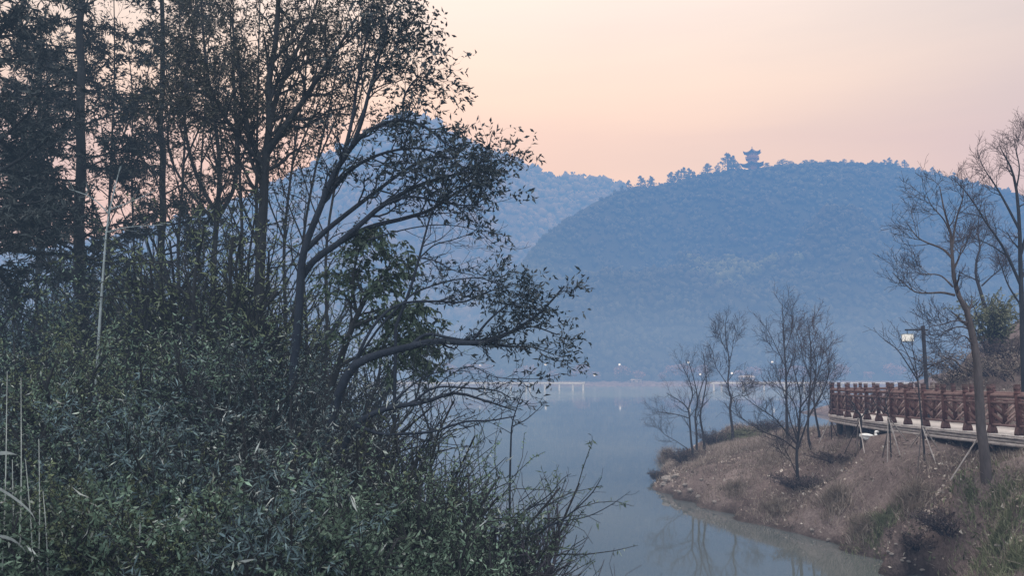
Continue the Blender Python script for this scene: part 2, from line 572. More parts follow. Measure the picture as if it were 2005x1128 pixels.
# ------------------------------------------------------------------ sky and light
def make_world():
    w = bpy.data.worlds.new("World")
    SC.world = w
    w.use_nodes = True
    nt = w.node_tree
    nt.nodes.clear()
    L = nt.links.new
    out = nd(nt, 'ShaderNodeOutputWorld')
    tc = nd(nt, 'ShaderNodeTexCoord')
    sky = nd(nt, 'ShaderNodeTexSky', sky_type='NISHITA')
    sky.sun_disc = False
    sky.sun_elevation = math.radians(2.0)
    sky.sun_rotation = math.radians(-9.0)
    sky.dust_density = 3.0
    sx = nd(nt, 'ShaderNodeSeparateXYZ')
    L(tc.outputs['Generated'], sx.inputs[0])
    # afterglow: warm and bright low over the western hills
    west = ramp(nt, [(0.0, (1.62, 1.38, 0.32)), (0.26, (1.48, 1.50, 0.85)), (0.34, (1.66, 1.76, 1.45)), (0.43, (1.62, 1.76, 1.92)), (0.7, (1.8, 1.95, 2.1)), (1.0, (2.1, 2.3, 2.55))])
    L(sx.outputs['Z'], west.inputs[0])
    side = ramp(nt, [(0.0, (0.95, 0.95, 0.8)), (0.26, (0.86, 0.88, 0.8)), (0.45, (0.82, 0.88, 0.9)), (0.7, (2.3, 2.5, 2.75)), (1.0, (2.1, 2.3, 2.55))])
    L(sx.outputs['Z'], side.inputs[0])
    back = ramp(nt, [(0.0, (1.7, 1.85, 2.05)), (0.3, (1.9, 2.1, 2.35)), (0.55, (2.7, 2.95, 3.25)), (1.0, (2.1, 2.3, 2.55))])
    L(sx.outputs['Z'], back.inputs[0])
    vm = nd(nt, 'ShaderNodeVectorMath', operation='DOT_PRODUCT')
    az = math.radians(-9)
    vm.inputs[1].default_value = (math.sin(az), math.cos(az), 0)
    L(tc.outputs['Generated'], vm.inputs[0])
    mr = nd(nt, 'ShaderNodeMapRange', interpolation_type='SMOOTHSTEP')
    mr.inputs[1].default_value = 0.45
    mr.inputs[2].default_value = 1.0
    L(vm.outputs['Value'], mr.inputs[0])
    mx = nd(nt, 'ShaderNodeMix', data_type='RGBA')
    L(mr.outputs[0], mx.inputs[0])
    mb_ = nd(nt, 'ShaderNodeMapRange', interpolation_type='SMOOTHSTEP')
    mb_.inputs[1].default_value = 0.25
    mb_.inputs[2].default_value = -0.45
    L(vm.outputs['Value'], mb_.inputs[0])
    ms = nd(nt, 'ShaderNodeMix', data_type='RGBA')
    L(mb_.outputs[0], ms.inputs[0])
    L(side.outputs[0], ms.inputs[6])
    L(back.outputs[0], ms.inputs[7])
    L(ms.outputs[2], mx.inputs[6])
    L(west.outputs[0], mx.inputs[7])
    b1 = nd(nt, 'ShaderNodeBackground')
    b1.inputs[1].default_value = 0.05
    L(sky.outputs[0], b1.inputs[0])
    mp = nd(nt, 'ShaderNodeMapping')
    mp.inputs['Scale'].default_value = (1.2, 1.2, 9.0)
    mp.inputs['Rotation'].default_value = (0.0, 0.12, 0.0)
    L(tc.outputs['Generated'], mp.inputs['Vector'])
    cn = nd(nt, 'ShaderNodeTexNoise')
    cn.inputs['Scale'].default_value = 2.2
    cn.inputs['Detail'].default_value = 5
    L(mp.outputs[0], cn.inputs['Vector'])
    cr = nd(nt, 'ShaderNodeMapRange')
    cr.inputs[1].default_value = 0.35
    cr.inputs[2].default_value = 0.7
    cr.inputs[3].default_value = 0.965
    cr.inputs[4].default_value = 1.045
    L(cn.outputs['Fac'], cr.inputs[0])
    b2 = nd(nt, 'ShaderNodeBackground')
    L(cr.outputs[0], b2.inputs[1])
    L(mx.outputs[2], b2.inputs[0])
    ad = nd(nt, 'ShaderNodeAddShader')
    L(b1.outputs[0], ad.inputs[0])
    L(b2.outputs[0], ad.inputs[1])
    L(ad.outputs[0], out.inputs[0])
    sd = bpy.data.lights.new("sun", 'SUN')
    sd.energy = 0.12
    sd.angle = math.radians(20)
    sd.color = (1.0, 0.8, 0.65)
    so = bpy.data.objects.new("sun", sd)
    COL.objects.link(so)
    d = Vector((math.sin(az), math.cos(az), math.tan(math.radians(8))))
    so.rotation_euler = d.to_track_quat('Z', 'Y').to_euler()
    so.location = (0, 0, 60)


make_world()


def haze_box(name, x0, x1, y0, y1, z0, z1, mat):
    o = MB().box(((x0 + x1) / 2, (y0 + y1) / 2, (z0 + z1) / 2), (x1 - x0, y1 - y0, z1 - z0)).build(name, mat)
    o['kind'] = 'structure'
    return o


haze_box('haze', -1700, 1700, -60, 1390, -6, 440, haze_mat('haze', (0.00042, 0.00090, 0.00165), (0.28, 0.39, 0.565)))
haze_box('mist_glow', -1600, 1600, -40, 1330, -5, 34, haze_mat('mist_glow', (0.00085, 0.00088, 0.00085), (0.40, 0.50, 0.62)))
haze_box('mist_glow', -70, 2.6, -35, 75, -4, 13, haze_mat('near_lift_veil', (0.0027, 0.0027, 0.0027), (0.25, 0.345, 0.42)))  # faintly glowing volume added over the left wood to lift its dark foliage

# ------------------------------------------------------------------ lake, lake bed, hills
o = MB().add([(-3000, -300, 0), (3000, -300, 0), (3000, 3000, 0), (-3000, 3000, 0)], [[0, 1, 2, 3]]).build('lake_water', M['water'])
tag(o, kind='structure')
o = MB().add([(-3500, -400, -2.5), (3500, -400, -2.5), (3500, 3500, -2.5), (-3500, 3500, -2.5)], [[0, 1, 2, 3]]).build('ground', M['bed'])
tag(o, kind='structure')


def hill_grid(ridge, foot_d, nu, nv, amp, back=250, power=0.85, seed=0.0):
    rp = np.array(ridge, float)
    px = np.linspace(rp[0, 0], rp[-1, 0], nu)
    py = np.interp(px, rp[:, 0], rp[:, 1])
    dd = np.interp(px, rp[:, 0], rp[:, 2])
    fd = np.interp(px, [f[0] for f in foot_d], [f[1] for f in foot_d])
    G = np.zeros((nv + 6, nu, 3))
    for i in range(nu):
        R = at(px[i], py[i], dd[i])
        Fp = np.array([(px[i] - CX) / F * fd[i], fd[i], -0.6])
        for j in range(nv):
            v = j / (nv - 1)
            p = Fp * (1 - v) + R * v
            z = Fp[2] + (R[2] - Fp[2]) * (v ** power * 0.85 + 0.15 * v)
            e = 4 * v * (1 - v)
            n = mnoise.fractal(Vector((p[0] * 0.011 + seed, p[1] * 0.011, 0.3)), 0.9, 2.1, 4)
            p[2] = z + n * amp * e * min(1.0, R[2] / 80)
            G[j, i] = p
        for k in range(6):
            f = (k + 1) / 6
            G[nv + k, i] = (R[0] * (1 + 0.3 * f), R[1] + back * f, R[2] * (1 - f ** 1.3) - 2 * f)
    return G


def grid_mesh(G):
    nv, nu = G.shape[:2]
    i, j = np.meshgrid(np.arange(nu - 1), np.arange(nv - 1))
    a = (j * nu + i).ravel()
    return G.reshape(-1, 3), np.stack([a, a + 1, a + nu + 1, a + nu], 1)


RIDGE_R = [(830, 745, 430), (880, 715, 450), (930, 655, 480), (985, 565, 530), (1040, 488, 570), (1085, 445, 600), (1120, 425, 620), (1160, 398, 640),
           (1200, 381, 660), (1240, 373, 675), (1290, 366, 690), (1350, 350, 695), (1400, 338, 700), (1435, 333, 700), (1473, 334, 700),
           (1510, 331, 700), (1540, 326, 700), (1600, 321, 700), (1680, 321, 700), (1740, 322, 700), (1790, 333, 695), (1850, 346, 690), (1900, 358, 680),
           (1950, 372, 670), (2005, 388, 660), (2150, 430, 640), (2400, 520, 600), (2900, 640, 560)]
RIDGE_L = [(-900, 600, 1120), (-500, 560, 1190), (-100, 520, 1250), (200, 470, 1250), (330, 440, 1250), (480, 395, 1250), (600, 332, 1250), (700, 268, 1250), (750, 238, 1250), (775, 227, 1250), (792, 223, 1250),
           (812, 225, 1250), (835, 234, 1250), (870, 254, 1250), (900, 270, 1250), (950, 289, 1250), (1000, 307, 1250), (1040, 325, 1250), (1080, 346, 1250), (1130, 352, 1250),
           (1200, 357, 1250), (1300, 390, 1250), (1500, 440, 1250)]
GL = hill_grid(RIDGE_L, [(-900, 700), (600, 700), (1500, 770)], 150, 26, 40, seed=5.1, back=110)
GR = hill_grid(RIDGE_R, [(800, 425), (1000, 432), (1400, 440), (2900, 430)], 190, 30, 44)
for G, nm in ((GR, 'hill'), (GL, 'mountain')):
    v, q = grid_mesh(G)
    o = MB().add(v, q).build(nm, M['hill'] if nm == 'hill' else M['haze_paled_ground'], smooth=True)
    tag(o, kind='structure')


def ico(sub):
    import bmesh
    bm = bmesh.new()
    bmesh.ops.create_icosphere(bm, subdivisions=sub, radius=1)
    v = np.array([x.co[:] for x in bm.verts])
    f = np.array([[x.index for x in p.verts] for p in bm.faces])
    bm.free()
    return v, f


def canopy(mb, G, n, r0, r1, per, qs, vmax, sub, win=None):
    """lumpy crowns with loose leaf masses over a hillside"""
    nv, nu = G.shape[:2]
    u = rng.random(n) * (nu - 1.001)
    v = vmax * rng.random(n) * (nv - 1.001)
    if win:
        u = np.clip(win[0] + win[1] * rng.normal(size=n), 0, nu - 1.01)
        v = np.clip(win[2] + win[3] * rng.normal(size=n), 0, nv - 1.01)
    i, j = u.astype(int), v.astype(int)
    fu, fv = (u - i)[:, None], (v - j)[:, None]
    p = G[j, i] * (1 - fu) * (1 - fv) + G[j, i + 1] * fu * (1 - fv) + G[j + 1, i] * (1 - fu) * fv + G[j + 1, i + 1] * fu * fv
    r = r0 + (r1 - r0) * rng.random(n) ** 1.5
    iv, jf = ico(sub)
    V = p[:, None] + (iv[None] * (1 + 0.24 * rng.normal(size=(n, len(iv), 1))) * np.array([0.85, 0.85, 0.95])) * r[:, None, None]
    V[:, :, 2] += 0.35 * r[:, None]
    T = (jf[None] + (np.arange(n) * len(iv))[:, None, None]).reshape(-1, 3)
    mb.add(V.reshape(-1, 3), None, T)
    pos = np.repeat(p + np.array([0, 0, 1]) * r[:, None] * 0.5, per, 0) + blob(n * per, (1, 1, 1.15)) * np.repeat(r, per)[:, None]
    mb.add(*quads(pos, qs * np.repeat(r, per) / r1))


nvR, nvL = GR.shape[0], GL.shape[0]
mb = MB()
canopy(mb, GR, 12000, 1.5, 3.8, 16, 1.7, 27.6 / (nvR - 1), 2)
nu_ = GR.shape[1] - 1
canopy(mb, GR, 700, 0.9, 2.0, 14, 1.1, 1.0, 2, (nu_ * 0.36, nu_ * 0.13, 28.7 + 0.03 * 0, 0.22))
o = mb.build('forest', M['far_wood'])
tag(o, 'dense hazy woodland covering the near hillside across the lake', 'woodland', kind='stuff')
mb = MB()
uu = (1435 - RIDGE_R[0][0]) / (RIDGE_R[-1][0] - RIDGE_R[0][0]) * (GR.shape[1] - 1)
canopy(mb, GR, 170, 2.4, 4.8, 14, 2.2, 1.0, 2, (uu, 3.4, 11.0, 1.1))
o = mb.build('bamboo_grove', M['pale_grove'])
tag(o, 'pale green grove patch on the lower part of the hazy hillside', 'woodland', kind='stuff')
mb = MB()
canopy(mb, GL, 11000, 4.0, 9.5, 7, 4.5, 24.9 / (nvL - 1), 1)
o = mb.build('forest', M['haze_paled_wood'])
tag(o, 'pale hazy woodland covering the pointed mountain far behind', 'woodland', kind='stuff')


# ------------------------------------------------------------------ trees on the ridge
def ridge_proto(name, label, cone, seed):
    t = thing(name, label, 'tree', (0, 0, -200))
    MB().tube([(0, 0, -1), (0.1, 0, 3), (0, 0.1, 7.5)], [0.32, 0.26, 0.08], 6).build('trunk', M['bark_brown'], t)
    b = MB()
    n = 26
    for k in range(n):
        z = 1.6 + 8.2 * (k + rng.random()) / n
        f = (z - 1.6) / 8.2
        rad = (3.3 * (1 - f) ** 0.75 + 0.3) if cone else 3.3 * math.sqrt(max(0.05, 1 - (2 * f - 0.9) ** 2 / 1.3))
        a = rng.random() * 6.28
        c = np.array([math.cos(a) * rad * 0.6, math.sin(a) * rad * 0.6, z])
        vv, qq = quads(c + blob(30, (rad * 0.55 + 0.3, rad * 0.55 + 0.3, 0.7)), 0.55)
        b.add(vv, qq)
    b.build('crown', M['far_tree'], t)
    return t


def ridge_z(px, ridge):
    rp = np.array(ridge, float)
    return at(px, np.interp(px, rp[:, 0], rp[:, 1]), np.interp(px, rp[:, 0], rp[:, 2]))


RT = [  # px, top py, width factor, conical, label
    (1204, 374, 1.0, 1, 'small conifer on the ridge at the notch between the two hills'),
    (1218, 362, 1.0, 1, 'thin hazy conifer on the ridge next to the notch'),
    (1231, 352, 0.9, 1, 'slim pale conifer on the ridge below the twin airy pines'),
    (1255, 343, 1.0, 1, 'airy pine with see-through crown, first of the twin pines on the ridge'),
    (1275, 344, 1.1, 1, 'airy pine with see-through crown, second of the twin pines on the ridge'),
    (1291, 356, 0.8, 1, 'little pine just beyond the twin airy pines on the ridge'),
    (1314, 336, 1.2, 1, 'broad conical tree starting the wooded clump left of the pagoda'),
    (1328, 332, 1.0, 1, None), (1339, 327, 1.0, 1, None), (1350, 328, 1.0, 1, None), (1359, 334, 0.9, 1, None),
    (1386, 318, 1.2, 1, 'bushy pine standing alone on the ridge two trees left of the pagoda'),
    (1405, 322, 0.9, 0, 'low round tree beside the tallest ridge tree'),
    (1425, 299, 1.25, 1, 'tallest broad pine on the ridge just left of the pagoda'),
    (1436, 304, 0.8, 1, 'narrow pine leaning against the tallest ridge pine'),
    (1446, 318, 0.9, 0, 'low tree under the pagoda eaves on its left side'),
    (1502, 317, 1.0, 0, 'low tree under the pagoda eaves on its right side'),
    (1532, 311, 1.5, 0, 'wide rounded tree first to the right of the pagoda'),
    (1548, 314, 1.1, 0, None), (1577, 312, 1.2, 0, None), (1590, 311, 1.1, 0, None), (1621, 315, 1.3, 0, None),
    (1653, 310, 0.9, 0, 'lone ball-topped tree sticking out of the flat ridge line'),
    (1668, 314, 0.8, 0, 'smaller tree next to the lone ball-topped ridge tree'),
    (1709, 312, 1.0, 1, 'first pointed tree of the clump on the right end of the flat ridge'),
    (1732, 311, 1.1, 1, None), (1742, 307, 1.0, 1, None), (1756, 312, 1.0, 1, None), (1771, 312, 1.1, 1, None),
    (1800, 327, 1.2, 1, None), (1826, 326, 1.1, 1, None), (1840, 333, 0.9, 1, None), (1868, 336, 1.0, 1, None),
    (1893, 348, 0.9, 1, None), (1915, 356, 0.9, 1, None), (1950, 368, 0.9, 1, None),
]
protoC = ridge_proto('ridge_tree', 'x', True, 1)
protoC2 = ridge_proto('ridge_tree', 'x', True, 2)
protoR = ridge_proto('ridge_tree', 'x', False, 3)
usedp = set()
for k, (px, ty, wf, cone, lab) in enumerate(RT):
    base = ridge_z(px, RIDGE_R)
    top = at(px, ty, base[1])
    hgt = max(4.5, top[2] - base[2])
    s = hgt / 9.9
    pr = (protoC, protoC2)[k % 2] if cone else protoR
    if lab is None:
        if px < 1400: lab = 'conical tree inside the wooded clump left of the pagoda'
        elif px < 1640: lab = 'round-topped tree on the flat ridge right of the pagoda'
        elif px < 1790: lab = 'pointed tree within the clump on the right end of the flat ridge'
        else: lab = 'small pointed tree on the ridge sloping down behind the bare trees'
    sw = max(s, 0.62) * wf * 1.38
    loc = base + np.array([0, 0, -0.6])
    if pr.name in usedp:
        dup(pr, loc, rng.random() * 6, (sw, sw, s), lab, 'trees along the hill ridge')
    else:
        usedp.add(pr.name)
        pr.location = tuple(loc)
        pr.scale = (sw, sw, s)
        pr['label'] = lab
        pr['group'] = 'trees along the hill ridge'
for k, (px, ty) in enumerate([(915, 268), (930, 272), (958, 283), (976, 289), (1003, 299), (1022, 308), (1048, 321), (1100, 343), (1127, 345), (1160, 348), (1182, 350)]):
    base = ridge_z(px, RIDGE_L)
    top = at(px, ty, base[1])
    s = max(6.0, top[2] - base[2]) / 9.9
    dup((protoC, protoC2)[k % 2], base + np.array([0, 0, -1]), rng.random() * 6, (s, s, s),
        'tiny pale tree on the far mountain ridge' + (' descending from the pointed peak' if px < 1080 else ' low in the gap between the hills'), 'trees along the far mountain ridge')


# ------------------------------------------------------------------ pagoda
def roof_mesh(n, r_in, r_out, z_in, z_out, lift, rows=7, per=6, th=0.35):
    b = MB()
    cols = n * per
    V = []
    for sgn in (0, 1):
        for j in range(rows):
            f = j / (rows - 1)
            for i in range(cols):
                a = 2 * math.pi * i / cols
                loc = (i % per) / per
                edge = abs(2 * loc - 1)            # 1 at a corner, 0 mid-side
                apo = math.cos(math.pi / n) / math.cos((loc - 0.5) * 2 * math.pi / n)
                r = r_in + (r_out - r_in) * f
                rr = r * (apo + (1.08 - apo) * edge ** 3 * f)
                z = z_in + (z_out - z_in) * (1 - (1 - f) ** 1.9) + lift * edge ** 3 * f ** 3
                V.append((rr * math.cos(a), rr * math.sin(a), z - sgn * th))
    Q = []
    for sgn in (0, 1):
        o_ = sgn * rows * cols
        for j in range(rows - 1):
            for i in range(cols):
                k = (i + 1) % cols
                Q.append((o_ + j * cols + i, o_ + j * cols + k, o_ + (j + 1) * cols + k, o_ + (j + 1) * cols + i))
    for i in range(cols):
        k = (i + 1) % cols
        Q.append(((rows - 1) * cols + i, (rows - 1) * cols + k, (2 * rows - 1) * cols + k, (2 * rows - 1) * cols + i))
    return b.add(V, Q)


def prism(b, n, r, z0, z1, rot=0.0):
    a = [2 * math.pi * i / n + rot for i in range(n)]
    V = [(r * math.cos(t), r * math.sin(t), z) for z in (z0, z1) for t in a] + [(0, 0, z0), (0, 0, z1)]
    Q = [(i, (i + 1) % n, n + (i + 1) % n, n + i) for i in range(n)]
    T = [((i + 1) % n, i, 2 * n) for i in range(n)] + [(n + i, n + (i + 1) % n, 2 * n + 1) for i in range(n)]
    return b.add(V, Q, T)


def pagoda():
    base = ridge_z(1474, RIDGE_R)
    S = 700 / F
    z = lambda py: at(1474, py, 700)[2] - base[2]
    t = thing('pagoda', 'multi-storey pagoda with upturned eaves on the hill ridge', 'pagoda', base, rz=math.radians(8))
    prism(MB(), 6, 9.5 * S, -3, z(320)).build('lower_wall', M['pagoda_wall'], t)
    roof_mesh(6, 9.0 * S, 24 * S, z(317.5), z(323.5), 1.5).build('lower_roof', M['pagoda_roof'], t, smooth=False)
    prism(MB(), 6, 10.2 * S, z(319), z(311.5)).build('middle_wall', M['pagoda_wall'], t)
    bal = MB()
    prism(bal, 6, 14.5 * S, z(312.3), z(311.0))
    prism(bal, 6, 12.0 * S, z(313.6), z(312.35))
    bl = bal.build('balcony', M['pagoda_wall'], t)
    for k in range(6):
        a0, a1 = 2 * math.pi * k / 6, 2 * math.pi * (k + 1) / 6
        p0 = np.array([math.cos(a0), math.sin(a0), 0]) * 14.2 * S
        p1 = np.array([math.cos(a1), math.sin(a1), 0]) * 14.2 * S
        r_ = MB()
        zt, zb = z(307.2), z(310.9)
        r_.bar(p0 + (0, 0, zt), p1 + (0, 0, zt), 0.25, 0.3)
        r_.bar(p0 + (0, 0, zt * 0.5 + zb * 0.5), p1 + (0, 0, zt * 0.5 + zb * 0.5), 0.14, 0.9)
        for f in np.linspace(0, 0.9, 5):
            pp = p0 * (1 - f) + p1 * f
            r_.box(pp + (0, 0, (zt + zb) / 2), (0.28, 0.28, abs(zt - zb)))
        r_.build('railing', M['pagoda_wall'], bl)
    prism(MB(), 6, 9.0 * S, z(311), z(299)).build('upper_wall', M['pagoda_wall'], t)
    for k in range(6):
        a = 2 * math.pi * k / 6
        p = np.array([math.cos(a), math.sin(a), 0]) * 10.6 * S
        MB().tube([p + (0, 0, z(311)), p + (0, 0, z(299.5))], [0.3, 0.3], 8).build('column', M['pagoda_wall'], t)
    for k in range(6):
        a = 2 * math.pi * (k + 0.5) / 6
        d = np.array([math.cos(a), math.sin(a), 0])
        s_ = np.array([-d[1], d[0], 0])
        MB().box(d * 9.0 * S * 0.885 + (0, 0, z(305.5)), (0.12, 1.3, 2.0), [d, s_, (0, 0, 1)]).build('window', M['pagoda_pale'], t)
    rf = roof_mesh(6, 0.35, 18 * S, z(290.5), z(300.3), 2.0).build('roof', M['pagoda_roof'], t)
    fb = MB().tube([(0, 0, z(291.5)), (0, 0, z(290)), (0, 0, z(289)), (0, 0, z(288.4)), (0, 0, z(287.6)), (0, 0, z(286.5))], [0.5, 0.28, 0.2, 0.45, 0.35, 0.03], 8)
    fb.build('finial', M['pagoda_roof'], rf)


pagoda()


# ------------------------------------------------------------------ far shore
def far_pier(px0, px1, d, piles, label, zt=2.45):
    a, b = onz(px0, 765, 0), onz(px1, 765, 0)
    x0, x1 = (px0 - CX) / F * d, (px1 - CX) / F * d
    t = thing('pier', label, 'pier', ((x0 + x1) / 2, d, 0))
    c = np.array([(x0 + x1) / 2, d, 0])
    db = MB().box(((x0 + x1) / 2, d, zt), (x1 - x0, 3.0, 0.42))
    db.build('deck', M['far_deck'], t, base=c)
    rb = MB()
    rb.box(((x0 + x1) / 2, d - 1.38, zt + 0.62), (x1 - x0, 0.07, 0.08))
    n = int((x1 - x0) / 2.5)
    for k in range(n + 1):
        rb.box((x0 + (x1 - x0) * k / n, d - 1.38, zt + 0.42), (0.1, 0.1, 0.42))
    rb.build('railing', M['far_pile'], t, base=c)
    for p in piles:
        x = (p - CX) / F * d
        MB().tube([(x, d - 1.0, -1.5), (x, d - 1.0, zt - 0.2)], [0.32, 0.32], 8).build('pile', M['far_pile'], t, base=c)


far_pier(770, 1143, 272, [800, 850, 900, 950, 1000, 1030, 1037, 1066, 1094, 1120, 1140], 'long white pier on piles at the far left side of the lake')
far_pier(1383, 1790, 274, [1393, 1408, 1450, 1490, 1530, 1568, 1600, 1640, 1690, 1740], 'long white pier on piles behind the bare trees and railing')

bk = []
xs_ = np.linspace(-75, 330, 240)
for yy, zz in ((416, -0.6), (418.5, 0.5), (421, 1.6), (424, 2.2), (432, 2.5), (452, 3.0)):
    bk.append(np.stack([xs_, yy + 2.2 * np.sin(xs_ * 0.05) + 1.2 * np.sin(xs_ * 0.13), zz + 0.25 * rng.normal(size=len(xs_)) * (zz > 0)], 1))
v, q = grid_mesh(np.stack(bk))
o = MB().add(v, q).build('shore_bank', M['soil'], smooth=True)
tag(o, kind='structure')

LAMPS = [(822, 720), (940, 716), (1068, 714), (1213, 714), (1164, 735), (1348, 710), (1371, 733), (1433, 731), (1512, 709), (1639, 727), (1757, 726)]
LLAB = ['lit shore lamp behind the low leafy branches above the left pier', 'lit shore lamp above the middle of the left pier', 'lit shore lamp beneath the hanging leaf cluster',
        'lit shore lamp high on the bank between the two piers', 'lit low lamp at the water edge between the two piers', 'lit shore lamp above the three-stemmed bare tree',
        'lit low lamp beside the right stem of the three-stemmed tree', 'lit low lamp beside the lone slender bare tree', 'lit shore lamp left of the tall thin bare tree',
        'bright lit shore lamp just left of the railing end', 'lit shore lamp above the railing left of the hanging lantern']
for (px, py), lab in zip(LAMPS, LLAB):
    p = at(px, py, 428)
    gz = 2.3
    t = thing('street_lamp', lab, 'lamp', (p[0], p[1], gz), 'lamps along the far shore')
    MB().tube([(0, 0, -1.5), (0, 0, p[2] - gz - 0.4)], [0.14, 0.09], 6).build('post', M['lamp_post'], t)
    V = blob(1, (0, 0, 0))
    b = MB().tube([(0, 0, p[2] - gz - 0.55), (0, 0, p[2] - gz - 0.3), (0, 0, p[2] - gz), (0, 0, p[2] - gz + 0.3), (0, 0, p[2] - gz + 0.5)], [0.15, 0.5, 0.62, 0.5, 0.15], 8)
    b.build('lamp_head', M['far_lamp'], t)

# russet trees along the far shore, low buildings
rprotos = []
for s in range(3):
    t = thing('shore_tree', 'russet leafless tree on the misty far shore', 'tree', (0, 0, -300), 'russet trees along the far shore')
    MB().tube([(0, 0, -1), (0.1, 0, 2), (0.2, 0.1, 5)], [0.25, 0.18, 0.05], 6).build('trunk', M['bark_grey'], t)
    b = MB()
    for k in range(16):
        c = blob(1, (2.6, 2.6, 2.2))[0] + (0, 0, 4.2)
        v, q = quads(c + blob(50, (1.2, 1.2, 1.0)), 0.5)
        b.add(v, q)
    b.build('crown', M['russet'], t)
    rprotos.append(t)
k = 0
for px in list(range(850, 1300, 34)) + list(range(1300, 1790, 44)):
    px = px + rng.normal() * 8
    d = 424 + rng.random() * 10
    loc = ((px - CX) / F * d, d, 2.0)
    s = 0.8 + 0.8 * rng.random()
    if k < 3:
        rprotos[k].location = loc
        rprotos[k].scale = (s * 1.2, s * 1.2, s)
    else:
        dup(rprotos[k % 3], loc, rng.random() * 6, (s * 1.2, s * 1.2, s))
    k += 1


def far_hut(px0, px1, py0, py1, d, label):
    p0, p1 = at(px0, py1, d), at(px1, py0, d)
    w, h = p1[0] - p0[0], p1[2] - p0[2]
    c = np.array([(p0[0] + p1[0]) / 2, d, p0[2]])
    t = thing('shore_building', label, 'building', c)
    MB().box((0, 0, h * 0.2), (w * 0.9, 5, h * 0.96)).build('wall', M['hut'], t)
    MB().add([(-w / 2, -3, h * 0.68), (w / 2, -3, h * 0.68), (w / 2 * 0.85, 0, h), (-w / 2 * 0.85, 0, h), (-w / 2, 3, h * 0.68), (w / 2, 3, h * 0.68)],
             [[0, 1, 2, 3], [3, 2, 5, 4]], [[0, 3, 4], [1, 5, 2]]).build('roof', M['pagoda_pale'], t)
    for f in (-0.25, 0.2):
        MB().box((w * f, -2.55, h * 0.35), (w * 0.14, 0.12, h * 0.3)).build('window', M['lamp_post'], t)


far_hut(1234, 1256, 742.5, 748.5, 425, 'small low pale building at the water edge between the two piers')
far_hut(1447, 1476, 735, 748, 427, 'pale low building on the shore right of the lone slender tree')

# ------------------------------------------------------------------ near land
def rbf(pts):
    p = np.asarray(pts, float)
    n = len(p)
    D = np.linalg.norm(p[:, None, :2] - p[None, :, :2], axis=-1) + 0.15 * np.eye(n)
    A = np.zeros((n + 1, n + 1))
    A[:n, :n] = D
    A[:n, n] = A[n, :n] = 1
    w = np.linalg.solve(A, np.append(p[:, 2], 0))

    def f(x, y):
        x, y = np.asarray(x, float), np.asarray(y, float)
        d = np.sqrt((x[..., None] - p[:, 0]) ** 2 + (y[..., None] - p[:, 1]) ** 2)
        return d @ w[:n] + w[n]
    return f


PEN = [tuple(onz(*a)) for a in [
    (1283, 945, -.05), (1300, 966, 0), (1360, 986, 0), (1440, 1011, 0), (1500, 1031, 0), (1560, 1046, 0), (1640, 1071, 0), (1720, 1096, 0), (1790, 1129, 0), (1870, 1172, 0), (2000, 1262, 0),
    (1310, 938, .42), (1330, 955, .35), (1390, 965, .4), (1460, 990, .35), (1580, 1010, .45), (1660, 1040, .4), (1760, 1080, .45),
    (1360, 915, .8), (1420, 890, 1.1), (1480, 862, 1.35), (1540, 850, 1.6), (1600, 845, 1.75), (1365, 888, 1.0), (1430, 835, 1.7),
    (1480, 930, .95), (1560, 965, .75), (1640, 940, 1.15), (1700, 900, 1.7), (1704, 862, 2.30), (1660, 868, 2.05), (1745, 868, 2.32), (1620, 900, 1.5), (1650, 850, 2.05),
    (1800, 880, 2.24), (1760, 905, 1.95), (1931, 945, 2.0), (1980, 905, 2.2), (1870, 1000, 1.4), (1990, 1000, 1.8), (1990, 1100, 1.3), (1900, 1100, .6), (1850, 1120, .22), (1700, 1010, .7), (1780, 960, 1.4), (1630, 1118, -.4), (1730, 1150, -.4)]]
PEN += [(12, 47, -.4), (16, 57, -.4), (9, 42, -.1), (6.8, 38, -.2), (5.4, 34, -.4), (30, 64, 0.5), (44, 70, 4), (22.8, 36, 5.2), (28, 40, 8.5), (26, 46, 5.0), (24, 47, 0.3), (30, 60, -.3), (17, 46, .5), (21, 60, -.2), (20, 38, 1.6), (36, 55, 8), (15.9, 28, 3.8), (18.1, 28, 5.6), (16, 22, 3.0), (25, 26, 6.5), (40, 30, 14),
        (14, 33, 2.1), (46, 55, 15), (30, 12, 6), (20, 10, 3), (14, 8, 1.8), (7.6, 8, -.1), (4, 20, -1), (5, 28, -1), (0, 30, -1.5), (5, 12, -1), (3, 40, -1.5), (8, 52, -1.5), (60, 50, 22), (60, 10, 16), (62, 82, 10), (30, 90, -1), (22, 75, -1), (13, 20, 2.3), (13, 25, 2.3)]
_gz = rbf(PEN)


def gz(x, y):
    return _gz(x, y)


def hit(px, py, y0=9.0, y1=70.0):
    d = ray(px, py)
    Y = np.linspace(y0, y1, 1500)
    X = d[0] / d[1] * Y
    Z = H + d[2] / d[1] * Y
    g = gz(X, Y)
    k = np.argmax(Z < g)
    if not (Z < g).any(): k = 800
    return np.array([X[k], Y[k], g[k]])


def land(name, xs, ys, fz, mat, bump):
    X, Y = np.meshgrid(xs, ys)
    Z = fz(X, Y)
    nz = np.array([[mnoise.fractal(Vector((x * 0.9, y * 0.9, 1.7)), 0.9, 2.1, 4) for x in xs] for y in ys])
    Z = Z + nz * bump * np.clip(np.abs(Z) / 0.4, 0.2, 1)
    G = np.stack([X, Y, Z], -1)
    v, q = grid_mesh(G)
    o = MB().add(v, q).build(name, mat, smooth=True)
    return tag(o, kind='structure')


land('peninsula_ground', np.concatenate([np.arange(2, 20, 0.14), np.arange(20, 66, 0.8)]), np.concatenate([np.arange(7, 46, 0.16), np.arange(46, 96, 1.0)]), gz, M['soil'], 0.14)

_sy = [-60, -5, 0, 6, 10, 14, 20, 30, 45, 70, 120]
_sx = [8, 4, 3, 1.3, .5, -.6, -3.5, -10, -24, -50, -90]


